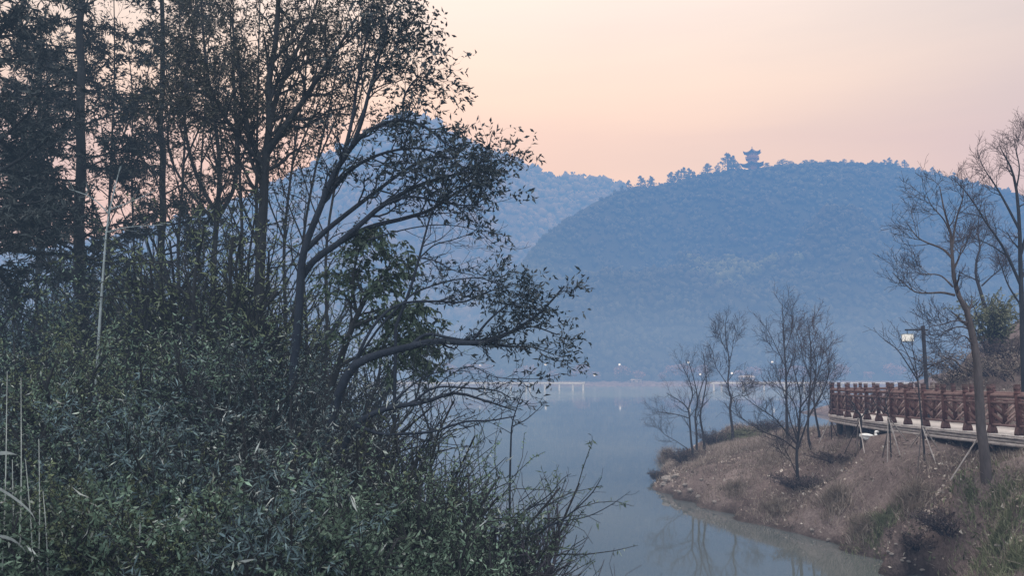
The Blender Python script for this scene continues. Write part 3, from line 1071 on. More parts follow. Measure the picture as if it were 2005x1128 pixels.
def gl(x, y):
    xs = np.interp(y, _sy, _sx)
    d = xs - x
    return np.where(d > 0, np.minimum(1.7, 0.55 * d) + 0.03 * np.minimum(d, 60), np.maximum(-1.5, 0.6 * d))


land('bank_ground', np.concatenate([np.arange(-90, -14, 3.0), np.arange(-14, 6, 0.35)]), np.concatenate([np.arange(-30, 24, 0.5), np.arange(24, 90, 3.0)]), gl, M['bank'], 0.12)


# ------------------------------------------------------------------ plants
def px_limb(pts, d0, d1=None, n=14, jit=0.0):
    d1 = d0 if d1 is None else d1
    m = len(pts)
    P = [at(p[0], p[1], d0 + (d1 - d0) * i / max(1, m - 1)) for i, p in enumerate(pts)]
    S = spline(P, n)
    if jit:
        S[1:-1] += rng.normal(size=(n - 2, 3)) * jit
    return S


def tree(name, label, limbs, levels, leaf, bark, twig, leafm, group=None, cat='tree', base=None, nside=9, crown_name='crown', ground=None):
    """limbs: [(P, r0, r1)] with the same number of samples; levels: dicts for sprout; leaf: dict or None"""
    P = np.stack([l[0] for l in limbs])
    K = P.shape[1]
    R = np.stack([np.linspace(l[1], l[2], K) for l in limbs])
    if base is None: base = P[0, 0].copy()
    if ground is not None:
        foot = np.array([base[0], base[1], ground - 0.15])
        R0 = R[0, 0]
        root = np.stack([foot + (P[0, 0] - foot) * f for f in np.linspace(0, 1, 6)])
        base = foot + np.array([0, 0, 0.15])
    t = thing(name, label, cat, base, group)
    b = MB()
    v, q = tubes(P, R, nside)
    b.add(v, q)
    if ground is not None:
        b.tube(root, np.linspace(R0 * 1.35, R0, 6), nside, cap=False)
    cur = (P, R)
    tw = MB()
    every = []
    for i, lv in enumerate(levels):
        lv = dict(lv)
        mn = lv.pop('minr', 0.0)
        Pc, Rc = sprout(cur[0], cur[1], **lv)
        Rc = np.maximum(Rc, mn)
        v, q = tubes(Pc, Rc, 5 if i == 0 else (4 if i == 1 else 3))
        (b if i == 0 and len(levels) > 1 else tw).add(v, q)
        every.append((Pc, Rc))
        cur = (Pc, Rc)
    if leaf and tw.n:
        b.q += [q_ + b.n for q_ in tw.q]
        b.v += tw.v
        b.n += tw.n
        tw = MB()
    b.build('trunk', bark, t, base=base, smooth=True)
    if leaf:
        leaf = dict(leaf)
        src = leaf.pop('src', (-1,))
        per = leaf.pop('per')
        lb = MB()
        for s in src:
            pos, tan = along(every[s][0], per, leaf.get('t0', 0.2))
            kw = {k: x for k, x in leaf.items() if k != 't0'}
            v, q = leaves(pos, tan, **kw)
            lb.add(v, q)
        if tw.n: tw.build('twigs', twig, t, base=base)
        lb.build(crown_name, leafm, t, base=base)
    else:
        if tw.n: tw.build(crown_name, twig, t, base=base)
    return t


def shrub(label, px, d, top, w, leafm, twigm='bark_dark', stems=20, subs=13, per=14, ll=0.075, lw=0.024, gzf=gl, base=None, name='shrub', group=None, droop=0.25, fan=0.55, topz=None, up=0.06, cat='shrub', dead=0, thin=1.0):
    x = (px - CX) / F * d if base is None else base[0]
    if base is None: base = np.array([x, d, float(gzf(x, d))])
    tz = at(px, top, d)[2] if topz is None else topz
    h = max(0.3, tz - base[2])
    K = 8
    if thin < 1: stems, per = int(stems * 0.75), max(2, int(per * thin))
    P = np.empty((stems, K, 3))
    a = rng.random(stems) * 6.283
    rr = np.sqrt(rng.random(stems))
    st = np.stack([np.cos(a) * rr * w * 0.22, np.sin(a) * rr * w * 0.22, np.full(stems, -0.05)], 1)
    P[:, 0] = base + st
    hh = h * (0.62 + 0.42 * rng.random(stems))
    out = np.stack([np.cos(a), np.sin(a), np.zeros(stems)], 1) * (rr * w * fan)[:, None]
    for i in range(1, K):
        f = i / (K - 1)
        P[:, i] = P[:, 0] + out * (f ** 1.4) + np.array([0, 0, 1]) * (hh * (f - 0.12 * f * f))[:, None] + rng.normal(size=(stems, 3)) * 0.025 * h * f
    R = np.linspace(1, 0.25, K)[None] * (0.012 * h + 0.004) * np.ones((stems, 1))
    P1, R1 = sprout(P, R, subs, 0.15, 1.0, 0.38 * h + 0.1, 0.22 * h, 0.75, K=5, up=up, wob=0.28, rr=0.6)
    t = thing(name, label, cat, base, group)
    b = MB()
    v, q = tubes(P, R, 5)
    b.add(v, q)
    v, q = tubes(P1, np.maximum(R1, 0.0022), 3)
    b.add(v, q)
    b.build('stems', M[twigm], t, base=base)
    if leafm:
        pos, tan = along(P1, per, 0.1)
        v, q = leaves(pos, tan, ll, lw, 0.7, droop)
        MB().add(v, q).build('foliage', M[leafm], t, base=base)
    if dead:
        pos, tan = along(P1[rng.integers(0, len(P1), dead)], 1, 0.5)
        v, q = leaves(pos, tan, 0.1, 0.013, 0.7, 0.3)
        MB().add(v, q).build('dead_leaves', M['reed'], t, base=base)
    return t


# ---- left: pines
def pine(label, pts, d, r, pads, L0, L1, top_ext, seedang=1.5, group='dark pines at the upper left'):
    Pm = px_limb(pts, d, d + 0.5, 16, 0.02)
    g = float(gl(Pm[0, 0], Pm[0, 1]))
    foot = Pm[0].copy()
    base = np.array([foot[0], foot[1], g])
    t = thing('pine_tree', label, 'tree', base, group)
    Pf = np.vstack([[base - (0, 0, 0.2)], Pm])
    R = np.linspace(r, r * 0.35, len(Pf))
    b = MB().tube(Pf, R, 9)
    P1, R1 = sprout(Pm[None], R[None, 1:], pads, 0.12, 1.0, L0, L1, 1.45, K=7, up=-0.02, wob=0.10, rr=0.3, aw=0.12)
    v, q = tubes(P1, R1, 5)
    b.add(v, q)
    b.build('trunk', M['bark_dark'], t, base=base, smooth=True)
    P2, R2 = sprout(P1, R1, 11, 0.2, 1.0, 0.6, 0.4, 0.85, K=4, up=0.0, wob=0.2, flat=0.5)
    pos, tan = along(P2, 40, 0.1)
    v, q = leaves(pos, tan, 0.13, 0.026, 0.85, 0.15)
    c = MB().add(v, q)
    v, q = tubes(P2, np.maximum(R2, 0.003), 3)
    c.add(v, q)
    c.build('crown', M['needle'], t, base=base)
    return t


pine('dark pine with a thick straight trunk, second pine from the left edge', [(158, 640), (156, 500), (155, 300), (156, 120), (158, -60), (160, -220)], 14.0, 0.115, 50, 1.75, 1.1, 0)
pine('dark pine with a slimmer trunk standing right of the thick-trunked pine', [(314, 640), (317, 480), (319, 300), (318, 120), (317, -60), (316, -200)], 15.0, 0.08, 42, 1.4, 0.9, 0)
pine('very dark pine filling the top left corner, partly out of the picture', [(-30, 640), (-28, 480), (-20, 300), (-15, 100), (-10, -80), (-8, -240)], 12.0, 0.14, 64, 1.5, 1.15, 0)
pine('thin pine between the corner pine and the thick-trunked pine', [(74, 640), (74, 500), (76, 330), (78, 180), (80, 60)], 17.0, 0.06, 30, 1.3, 0.8, 0)

# ---- left: broadleaf trees against the afterglow
LV = lambda per, L0, L1, ang=0.7, **k: dict(per=per, t0=k.pop('t0', 0.15), t1=1.0, L0=L0, L1=L1, ang=ang, **k)
d = 11.0
tree('broadleaf_tree', 'tall small-leaved tree with a dark forked trunk in front of the sunset glow',
     [(px_limb([(506, 640), (510, 500), (516, 400), (520, 310), (528, 240), (526, 160), (540, 80), (546, -20), (552, -120)], d, d, 16), 0.075, 0.026),
      (px_limb([(522, 300), (560, 245), (595, 195), (630, 140), (670, 80), (700, 30)], d, d - 0.7, 16), 0.055, 0.012),
      (px_limb([(518, 380), (500, 300), (478, 220), (466, 120), (450, 20)], d, d + 0.5, 16), 0.045, 0.012),
      (px_limb([(528, 240), (545, 180), (575, 110), (610, 40), (630, -40)], d, d + 0.7, 16), 0.045, 0.012),
      (px_limb([(520, 330), (470, 270), (430, 210), (400, 150)], d, d - 0.8, 16), 0.035, 0.01)],
     [LV(17, 1.05, 0.7, t0=0.2, K=6, up=0.08), LV(12, 0.55, 0.38, K=5, up=0.0)], dict(per=12, length=0.056, width=0.022, spread=0.8, droop=0.3),
     M['bark_dark'], M['twig_red'], M['leaf_tree'], ground=1.9)
tree('broadleaf_tree', 'slender small-leaved tree with several straight stems right of the slimmer pine',
     [(px_limb([(420, 620), (418, 520), (425, 420), (430, 320), (415, 200), (400, 90), (392, -30)], 13.0, 13.0, 16), 0.055, 0.015),
      (px_limb([(425, 430), (460, 360), (462, 260), (456, 150), (450, 30)], 13.0, 13.4, 16), 0.04, 0.01),
      (px_limb([(424, 420), (380, 330), (360, 220), (372, 110), (384, 0)], 13.0, 12.6, 16), 0.035, 0.01),
      (px_limb([(425, 440), (360, 360), (330, 290), (335, 200), (350, 90), (352, -20)], 13.0, 13.8, 16), 0.025, 0.008)],
     [LV(16, 1.0, 0.7, t0=0.28, K=6, up=0.1), LV(11, 0.55, 0.38, K=5)], dict(per=11, length=0.056, width=0.026, spread=0.8, droop=0.3),
     M['bark_dark'], M['twig_red'], M['leaf_tree'], ground=2.0)
# ---- left: the leaning tree over the lake
d = 9.0
tree('leaning_tree', 'dark leaning tree arching over the lake with drooping leafy boughs',
     [(px_limb([(575, 720), (586, 600), (590, 520), (602, 470), (630, 400), (652, 345), (690, 285), (730, 250), (785, 235), (835, 250), (872, 280)], d, d - 0.6, 20), 0.052, 0.011),
      (px_limb([(590, 545), (615, 510), (660, 478), (705, 440), (745, 405), (800, 372), (845, 354), (890, 342), (930, 338), (955, 350)], d, d - 0.3, 20), 0.042, 0.009),
      (px_limb([(598, 490), (640, 450), (690, 410), (740, 372), (795, 332), (845, 308), (895, 310)], d, d + 0.4, 20), 0.035, 0.009),
      (px_limb([(660, 478), (720, 446), (790, 428), (845, 410), (890, 380), (930, 358), (965, 350)], d, d + 0.1, 20), 0.032, 0.008),
      (px_limb([(745, 405), (800, 385), (865, 396), (920, 402), (950, 388)], d - 0.2, d - 0.5, 20), 0.016, 0.006),
      (px_limb([(640, 385), (690, 330), (750, 300), (820, 290), (880, 310)], d, d - 0.9, 20), 0.025, 0.007),
      (px_limb([(690, 285), (710, 230), (725, 170), (745, 100), (762, 30)], d - 0.4, d - 0.3, 20), 0.028, 0.008),
      (px_limb([(672, 310), (690, 230), (700, 160), (716, 80), (730, 0)], d - 0.3, d + 0.2, 20), 0.024, 0.008),
      (px_limb([(790, 232), (790, 195), (805, 165), (830, 140)], d - 0.5, d - 0.6, 20), 0.014, 0.006),
      (px_limb([(725, 170), (755, 130), (775, 90), (790, 40)], d - 0.35, d - 0.5, 20), 0.014, 0.006)],
     [LV(13, 0.58, 0.48, t0=0.34, K=6, up=0.06, wob=0.24), LV(8, 0.34, 0.24, K=5, up=0.03, wob=0.3)], dict(per=6, length=0.068, width=0.026, spread=0.75, droop=0.35),
     M['bark_blue'], M['bark_blue'], M['leaf_lean'], ground=1.8)
tree('bare_sapling', 'leafless slender stem curving up beside the leaning tree boughs',
     [(px_limb([(775, 640), (805, 560), (822, 500), (835, 450), (852, 400), (885, 370)], 8.6, 8.6, 14), 0.018, 0.006),
      (px_limb([(822, 505), (850, 480), (885, 470), (925, 455), (955, 430)], 8.6, 8.5, 14), 0.009, 0.003),
      (px_limb([(818, 505), (850, 510), (890, 530), (930, 540)], 8.6, 8.4, 14), 0.009, 0.003),
      (px_limb([(720, 470), (790, 450), (860, 440), (930, 450), (970, 480)], 8.6, 8.8, 14), 0.009, 0.003)],
     [LV(9, 0.5, 0.3, t0=0.2, K=6, wob=0.2, minr=0.0022), LV(4, 0.2, 0.15, K=4, minr=0.0018)], None, M['bark_blue'], M['bark_blue'], None, ground=1.3)
# ---- the low spreading tree with the long leafy bough
d = 8.2
tree('spreading_tree', 'low spreading tree whose long leafy bough reaches out over the water',
     [(px_limb([(640, 860), (660, 780), (690, 720), (740, 695), (800, 680), (850, 668), (910, 672), (960, 668), (1010, 645), (1060, 610), (1105, 560)], d, d - 0.3, 20), 0.055, 0.008),
      (px_limb([(800, 680), (835, 655), (880, 662), (930, 668), (985, 655), (1040, 640), (1090, 655)], d, d - 0.2, 20), 0.02, 0.006),
      (px_limb([(690, 720), (730, 640), (780, 597), (850, 590), (905, 592), (960, 570), (1010, 555)], d + 0.2, d, 20), 0.018, 0.006),
      (px_limb([(925, 668), (955, 630), (990, 600), (1030, 580)], d - 0.15, d - 0.3, 20), 0.014, 0.005),
      (px_limb([(690, 720), (740, 645), (790, 592), (820, 570), (880, 550), (940, 545), (985, 560)], d + 0.2, d + 0.4, 20), 0.014, 0.005),
      (px_limb([(925, 672), (980, 678), (1040, 680), (1085, 695)], d - 0.15, d, 20), 0.012, 0.004)],
     [LV(11, 0.38, 0.32, t0=0.42, K=6, up=0.12, wob=0.2), LV(6, 0.22, 0.16, K=4, up=0.05)], dict(per=6, length=0.066, width=0.021, spread=0.7, droop=0.2),
     M['bark_blue'], M['bark_blue'], M['leaf_lean'], ground=1.2)
tree('spreading_tree', 'tangle of nearly bare low boughs hanging above the water under the leafy bough',
     [(px_limb([(660, 900), (700, 830), (760, 800), (830, 788), (890, 770), (950, 785), (1010, 805)], 7.6, 7.4, 16), 0.035, 0.005),
      (px_limb([(800, 795), (850, 760), (910, 760), (970, 765), (1000, 780)], 7.6, 7.5, 16), 0.012, 0.004),
      (px_limb([(700, 835), (745, 850), (790, 850), (850, 845), (910, 826), (960, 824), (1010, 815)], 7.4, 7.2, 16), 0.018, 0.005),
      (px_limb([(760, 800), (800, 760), (840, 735), (890, 722)], 7.6, 7.9, 16), 0.012, 0.004),
      (px_limb([(672, 880), (760, 895), (832, 880), (843, 840), (843, 790), (835, 730)], 7.5, 7.5, 16), 0.009, 0.004),
      (px_limb([(835, 788), (868, 745), (920, 718), (975, 740), (1060, 742)], 8.0, 8.0, 16), 0.007, 0.003)],
     [LV(9, 0.38, 0.25, t0=0.35, K=6, up=0.02, wob=0.25, minr=0.0022), LV(5, 0.2, 0.13, K=4, minr=0.0018)], dict(per=1, length=0.05, width=0.016, spread=0.8, droop=0.3),
     M['bark_blue'], M['bark_blue'], M['leaf_lean'], ground=1.1)
# ---- vine-hung small tree
tree('vine_tree', 'small tree smothered in green hanging vines in front of the misty mountain foot',
     [(px_limb([(640, 780), (690, 640), (730, 560), (770, 520)], 9.2, 9.2, 14), 0.045, 0.012),
      (px_limb([(690, 640), (740, 620), (790, 600), (815, 625)], 9.2, 9.0, 14), 0.025, 0.008),
      (px_limb([(660, 720), (720, 690), (780, 680), (810, 690)], 9.2, 9.1, 14), 0.02, 0.008),
      (px_limb([(700, 620), (690, 560), (700, 500), (712, 470)], 9.2, 9.3, 14), 0.02, 0.008)],
     [LV(16, 0.42, 0.34, t0=0.2, K=6, up=-0.22, wob=0.2), LV(8, 0.26, 0.2, K=5, up=-0.2)], dict(per=9, length=0.075, width=0.03, spread=0.6, droop=0.7),
     M['bark_dark'], M['bark_dark'], M['leaf_vine'], ground=1.4)
tree('bare_tree', 'pale leafless dead sapling among the dark trunks at the left',
     [(px_limb([(196, 620), (203, 520), (210, 440), (222, 380), (236, 325)], 10.0, 10.0, 12), 0.016, 0.005),
      (px_limb([(214, 420), (190, 395), (165, 380), (135, 370)], 10.0, 9.9, 12), 0.008, 0.003),
      (px_limb([(216, 410), (255, 395), (300, 375)], 10.0, 10.1, 12), 0.008, 0.003),
      (px_limb([(208, 455), (250, 445), (320, 440)], 10.0, 9.9, 12), 0.007, 0.003)],
     [LV(4, 0.2, 0.12, t0=0.3, K=4, minr=0.002)], None, M['dead_twig'], M['dead_twig'], None, ground=1.9)

# ---- left: thin stems filling the wood
THIN = [(104, 16.0, 40, -14, 0.03, 'thin stem just left of the thick-trunked pine'), (212, 15.0, -60, 10, 0.034, 'thin straight stem between the two main pines'),
        (268, 17.0, 60, -20, 0.03, 'thin stem close to the left side of the slimmer pine'), (352, 12.5, -80, 26, 0.03, 'thin stem close to the right side of the slimmer pine'),
        (468, 12.0, -60, -12, 0.032, 'thin stem left of the dark forked trunk'), (508, 13.5, -90, 4, 0.04, 'second straight stem touching the dark forked trunk'),
        (560, 12.5, -40, 48, 0.03, 'thin stem slanting right from behind the forked trunk'), (600, 11.5, 30, 70, 0.026, 'thin slanting stem left of the leaning tree'),
        (640, 10.5, 40, 90, 0.022, 'thinnest slanting stem crossing above the leaning trunk'), (390, 15.0, 10, 22, 0.03, 'thin stem between the slimmer pine and the many-stemmed tree')]
for px, d, top, lean, r, lab in THIN:
    mid = px + lean * 0.35 + rng.normal() * 6
    main = [(px, 640), (px + rng.normal() * 5, 480), (mid, 320), (px + lean * 0.8 + rng.normal() * 6, (320 + top) / 2), (px + lean, top)]
    l2 = [main[2], (main[2][0] + 35, 240), (main[2][0] + 70, 150), (main[2][0] + 85, 60)]
    l3 = [(main[1][0], 470), (main[1][0] - 35, 380), (main[1][0] - 60, 280), (main[1][0] - 66, 190)]
    tree('thin_tree', lab, [(px_limb(main, d, d + 0.2, 16), r, 0.007), (px_limb(l2, d + 0.1, d - 0.4, 16), r * 0.55, 0.005), (px_limb(l3, d, d + 0.5, 16), r * 0.5, 0.005)],
         [LV(13, 0.75, 0.6, t0=0.12, K=6, up=0.1, wob=0.22), LV(7, 0.42, 0.3, K=5, wob=0.3)], dict(per=6, length=0.058, width=0.023, spread=0.85, droop=0.3),
         M['bark_dark'], M['twig_red'], M['leaf_tree'], group='thin trees in the left wood', ground=float(gl((px - CX) / F * d, d)))

# ---- left: undergrowth, back to front
BACK = [(-20, 20, 500, 3.6, 'leaf_blue', 'dark bluish tall shrub at the left edge under the corner pine'),
        (110, 19, 470, 3.2, 'leaf_bush', 'dark tall shrub between the first pine trunks'),
        (250, 21, 480, 3.4, 'leaf_blue', 'dark tall shrub filling the gap between the two main pine trunks'),
        (390, 18, 455, 3.0, 'leaf_olive', 'olive tall shrub at the foot of the slender many-stemmed tree'),
        (520, 17, 505, 2.8, 'leaf_bush', 'dark tall shrub around the foot of the forked tree trunk'),
        (650, 15, 610, 2.6, 'leaf_blue', 'bluish shrub behind the leaning tree trunk'),
        (-10, 12, 545, 2.2, 'leaf_bush', 'grey-green shrub at the left edge at mid height'),
        (140, 12.5, 565, 2.3, 'leaf_blue', 'bluish grey shrub below the pale dead sapling'),
        (290, 12, 560, 2.3, 'leaf_olive', 'olive-tinged shrub below the slimmer pine'),
        (440, 11.5, 520, 2.1, 'leaf_olive', 'olive bush with tall sprays left of the forked trunk'),
        (560, 11.5, 620, 1.9, 'leaf_pale', 'blue-grey bush between the forked trunk and the leaning trunk')]
BACK += [(350, 11.5, 420, 1.9, 'leaf_olive', 'tall feathery olive spray beside the slimmer pine trunk'), (455, 10.5, 400, 1.7, 'leaf_olive', 'tallest feathery olive spray left of the forked trunk'),
         (60, 12.5, 470, 2.0, 'leaf_bush', 'feathery grey-green spray at the left under the corner pine'),
         (210, 13.0, 500, 1.8, 'leaf_blue', 'feathery blue-grey spray behind the pale dead sapling')]
for k, (px, d, top, w, lm, lab) in enumerate(BACK):
    shrub(lab, px, d, top - (20, 0, 10)[k % 3] + (25 if px < 330 else 0), w, lm, stems=34, subs=17, per=20, ll=(0.09, 0.06, 0.075)[k % 3], lw=(0.02, 0.03, 0.026)[k % 3], up=-0.02, thin=0.3 if px > 530 else 0.55, group='undergrowth on the left bank')
FRONT = [(30, 8.6, 640, 1.7, 'leaf_bush', 'shaggy grey-green shrub behind the pale reed stems'),
         (180, 8.8, 630, 1.7, 'leaf_olive', 'dull olive shrub right of the reed stems at mid height'),
         (330, 9.0, 615, 1.7, 'leaf_bush', 'grey-green shrub beneath the slimmer pine and the olive sprays'),
         (480, 9.0, 640, 1.6, 'leaf_blue', 'dark bluish shrub below the forked trunk'),
         (620, 8.4, 650, 1.6, 'leaf_pale', 'fine-leaved shrub crossing the base of the leaning trunk'),
         (740, 8.0, 720, 1.3, 'leaf_pale', 'pale grey-green shrub right below the vine-hung tree'),
         (90, 6.8, 775, 1.4, 'leaf_blue', 'blue-black shrub just right of the pale reeds'),
         (240, 6.9, 760, 1.4, 'leaf_bush', 'grey-green shrub with sparse pale leaves in the lower left'),
         (390, 7.0, 770, 1.4, 'leaf_blue', 'bluish shrub in the lower left around a thin dark stem'),
         (540, 6.9, 775, 1.4, 'leaf_pale', 'shrub with many thin pale leaf flecks below the leaning tree'),
         (680, 6.8, 790, 1.3, 'leaf_olive', 'olive shrub touching the lowest bare boughs'),
         (810, 6.8, 850, 1.2, 'leaf_bush', 'dark shrub under the tangle of nearly bare boughs'),
         (910, 7.2, 880, 1.0, 'leaf_vine', 'light green feathery shrub at the edge of the water view'),
         (20, 5.4, 900, 1.0, 'leaf_bush', 'dark shrub in the bottom left corner among the reeds'),
         (160, 5.4, 900, 1.1, 'leaf_bush', 'dark green shrub at the bottom edge right of the reeds'),
         (310, 5.5, 905, 1.1, 'leaf_olive', 'brownish green shrub at the bottom edge below the pale-flecked one'),
         (460, 5.5, 900, 1.1, 'leaf_blue', 'bluish shrub with pale crossing leaves at the bottom edge'),
         (610, 5.5, 915, 1.1, 'leaf_bush', 'grey-green shrub at the bottom centre-left edge'),
         (750, 5.6, 930, 1.1, 'leaf_bush', 'dense dark green shrub at the bottom edge left of the bare purple shrub'),
         (860, 6.0, 950, 0.85, 'leaf_bush', 'dark green shrub leaning against the bare purple shrub')]
for k, (px, d, top, w, lm, lab) in enumerate(FRONT):
    shrub(lab, px, d, top, w, lm, stems=(26, 38, 30, 32)[k % 4], subs=17, per=(26, 30, 22, 32)[k % 4], ll=(0.062, 0.034, 0.05, 0.028)[k % 4], lw=(0.011, 0.015, 0.016, 0.012)[k % 4], up=(0.03, -0.03, 0.0, 0.05)[k % 4], fan=(0.75, 0.55, 0.65, 0.5)[k % 4], dead=70, thin=0.3 if (530 < px < 760 and d > 6) else 1.0, group='undergrowth on the left bank')
# bare purple shrubs by the water
shrub('bare purple-grey shrub of many fine upright twigs beside the water', 985, 7.4, 940, 0.95, None, 'twig_purple', stems=46, subs=16, fan=0.5, up=0.16, cat='shrub', name='bare_shrub')
shrub('small bare shrub of thin twigs at the bottom edge over the pale water', 1150, 8.0, 1075, 0.55, None, 'twig_purple', stems=16, subs=9, fan=0.6, up=0.16, name='bare_shrub')
shrub('small-leaved bluish shrub on top of the bare purple shrub', 985, 7.9, 905, 0.75, 'leaf_blue', stems=18, subs=10, per=6, ll=0.04, lw=0.016)
tree('bare_sapling', 'long leafless branch reaching right over the water from the bare purple shrub',
     [(px_limb([(990, 1085), (1040, 1045), (1095, 1022), (1130, 995), (1160, 965), (1178, 935)], 7.0, 6.9, 12), 0.012, 0.003),
      (px_limb([(1095, 1022), (1150, 1012), (1195, 990), (1235, 962)], 7.0, 7.0, 12), 0.006, 0.002),
      (px_limb([(1030, 1000), (1075, 970), (1100, 940), (1118, 928)], 7.3, 7.2, 12), 0.007, 0.002),
      (px_limb([(1000, 1020), (1050, 990), (1085, 985), (1125, 968)], 7.2, 7.2, 12), 0.007, 0.002),
      (px_limb([(1015, 985), (1045, 960), (1068, 930)], 7.4, 7.4, 12), 0.005, 0.002)],
     [LV(4, 0.16, 0.1, t0=0.3, K=4, minr=0.0016)], None, M['bark_blue'], M['bark_blue'], None, ground=1.2)
tree('bare_sapling', 'thin upright leafless stem with a forked tip standing in front of the lake',
     [(px_limb([(998, 960), (1000, 880), (1003, 830), (1015, 790), (1025, 765)], 7.8, 7.8, 12), 0.011, 0.003),
      (px_limb([(1004, 835), (1030, 822), (1055, 800), (1066, 788)], 7.8, 7.8, 12), 0.006, 0.002),
      (px_limb([(1002, 850), (985, 840), (965, 830), (950, 822)], 7.8, 7.9, 12), 0.004, 0.002)],
     [LV(4, 0.12, 0.08, t0=0.3, K=4, minr=0.0016)], dict(per=1, length=0.04, width=0.014), M['bark_blue'], M['bark_blue'], M['leaf_lean'], ground=1.1)

# ---- reeds at the left edge
RE = [(14, 728, 4, 1140, 'tall pale reed stem leaning at the very left edge'), (24, 900, 24, 1140, 'short pale reed stem between the two leftmost tall stems'), (41, 740, 38, 1140, 'tall thin upright reed stem second from the left edge'),
      (50, 900, 66, 1140, 'pale reed stem bending rightwards in the middle of the reeds'), (76, 860, 75, 1140, 'straight bright reed stem, fourth of the reed stand'), (84, 960, 94, 1140, 'slightly leaning reed stem at the right end of the reeds')]
for px0, py0, px1, py1, lab in RE:
    P = px_limb([(px1, py1), ((px0 + px1) / 2 + 2, (py0 + py1) / 2), (px0, py0)], 5.0, 5.05, 12)
    base = np.array([P[0, 0], P[0, 1], float(gl(P[0, 0], P[0, 1]))])
    Pf = np.vstack([[base], P])
    t = thing('reed', lab, 'plant', base, 'pale reeds at the left edge')
    MB().tube(Pf, np.linspace(0.0055, 0.002, len(Pf)), 5).build('stem', M['reed'], t, base=base)
for a, lab, pts in [(0, 'broad pale reed blade arching to the right at the left edge', [(-40, 940), (0, 958), (40, 985), (66, 1012), (72, 1040)]),
                    (1, 'lower pale reed blade drooping near the bottom left corner', [(-30, 1050), (0, 1051), (25, 1058), (48, 1078), (52, 1095)]),
                    (2, 'short flat reed blade poking in at the left edge above the arching one', [(-40, 892), (0, 888), (20, 888), (35, 892)])]:
    P = px_limb(pts, 4.8, 4.85, 12)
    w = 0.011 * np.sin(np.linspace(0.6, math.pi, 12))[:, None]
    base = P[0].copy()
    base[2] = float(gl(base[0], base[1]))
    t = thing('reed', lab, 'plant', base, 'pale reeds at the left edge')
    upv = np.array([0, -0.3, 1.0])
    V = np.concatenate([P + upv * w, P - upv * w])
    Q = [(i, i + 1, 13 + i, 12 + i) for i in range(11)]
    MB().add(V, Q).build('blade', M['reed'], t, base=base)
    MB().tube(np.vstack([[base], P[:1]]), [0.006, 0.003], 5).build('stem', M['reed'], t, base=base)

# ------------------------------------------------------------------ boardwalk
FE = spline([(11.9, 12), (11.35, 15), (11.0, 17.5), (10.75, 20), (10.62, 22.5), (10.7, 25), (10.85, 26.6), (11.05, 27.9), (11.6, 29.2), (12.6, 30.4), (14.2, 31.5), (16.2, 32.5), (19, 33.6)], 200)
_d = np.gradient(FE, axis=0)
_d = _d / np.linalg.norm(_d, axis=1)[:, None]
_nr = np.stack([_d[:, 1], -_d[:, 0]], 1)
ZD = 2.75
seg = np.r_[0, np.cumsum(np.linalg.norm(np.diff(FE, axis=0), axis=1))]


def edge(s, off=0.0):
    """point on the deck's outer edge at arc length s, moved inward by off; and the direction"""
    i = np.interp(s, seg, np.arange(len(seg)))
    k = int(min(i, len(seg) - 2))
    f = i - k
    p = FE[k] * (1 - f) + FE[k + 1] * f
    n = _nr[k] * (1 - f) + _nr[k + 1] * f
    dd = _d[k] * (1 - f) + _d[k + 1] * f
    return np.array([*(p + n * off), 0.0]), np.array([*dd, 0.0]), np.array([*n, 0.0])


bw_base = np.array([11.6, 21.0, ZD])
bw = thing('boardwalk', 'raised boardwalk with red-brown timber railing and pale planked deck above the bank', 'boardwalk', bw_base)
WID = 2.1
b = MB()
NS = int(seg[-1] / 0.15)
for k in range(NS):                                # planks across the deck
    s = (k + 0.5) * seg[-1] / NS
    p, dd, nn = edge(s)
    pi_, _, _ = edge(s, WID)
    w0 = seg[-1] / NS - 0.008
    z0 = ZD - 0.02 + 0.003 * rng.random()
    i0, i1 = edge(s - w0 / 2)[0], edge(s + w0 / 2)[0]
    j0, j1 = edge(s - w0 / 2, WID)[0], edge(s + w0 / 2, WID)[0]
    V = [i0, i1, j1, j0]
    V = [np.array([a[0], a[1], z0 + zz]) for zz in (0.0, 0.028) for a in V]
    b.add(V, [[3, 2, 1, 0], [4, 5, 6, 7], [0, 1, 5, 4], [1, 2, 6, 5], [2, 3, 7, 6], [3, 0, 4, 7]])
b.build('deck', M['deck'], bw, base=bw_base)
for off, z0, z1, th in ((0.0, -0.07, -0.024, 0.05), (0.03, -0.15, -0.085, 0.05), (0.015, -0.24, -0.165, 0.05)):
    b = MB()
    n = 110
    V = []
    for i in range(n):
        s = seg[-1] * i / (n - 1)
        p, _, nn = edge(s, off)
        p2 = p + nn * th
        V += [(p[0], p[1], ZD + z0), (p[0], p[1], ZD + z1), (p2[0], p2[1], ZD + z1), (p2[0], p2[1], ZD + z0)]
    Q = []
    for i in range(n - 1):
        a, c = i * 4, i * 4 + 4
        for e in range(4):
            Q.append((a + e, a + (e + 1) % 4, c + (e + 1) % 4, c + e))
    b.add(V, Q).build('edge_board', M['fascia'], bw, base=bw_base)
for k in range(10):                                # legs under the deck
    s = 1.0 + k * 2.3
    if s > seg[-1]: break
    for off in (0.35, WID - 0.3):
        p, dd, nn = edge(s, off)
        g = float(gz(p[0], p[1]))
        if g < ZD - 0.3:
            MB().tube([(p[0], p[1], min(g, 2.4) - 0.4), (p[0], p[1], ZD - 0.25)], [0.11, 0.11], 10).build('support_pile', M['pile'], bw, base=bw_base)
    p, dd, nn = edge(s, 0.1)
    p2, _, _ = edge(s, WID - 0.08)
    MB().bar(p + (0, 0, ZD - 0.16), p2 + (0, 0, ZD - 0.16), 0.14, 0.2).build('cross_beam', M['pile'], bw, base=bw_base)


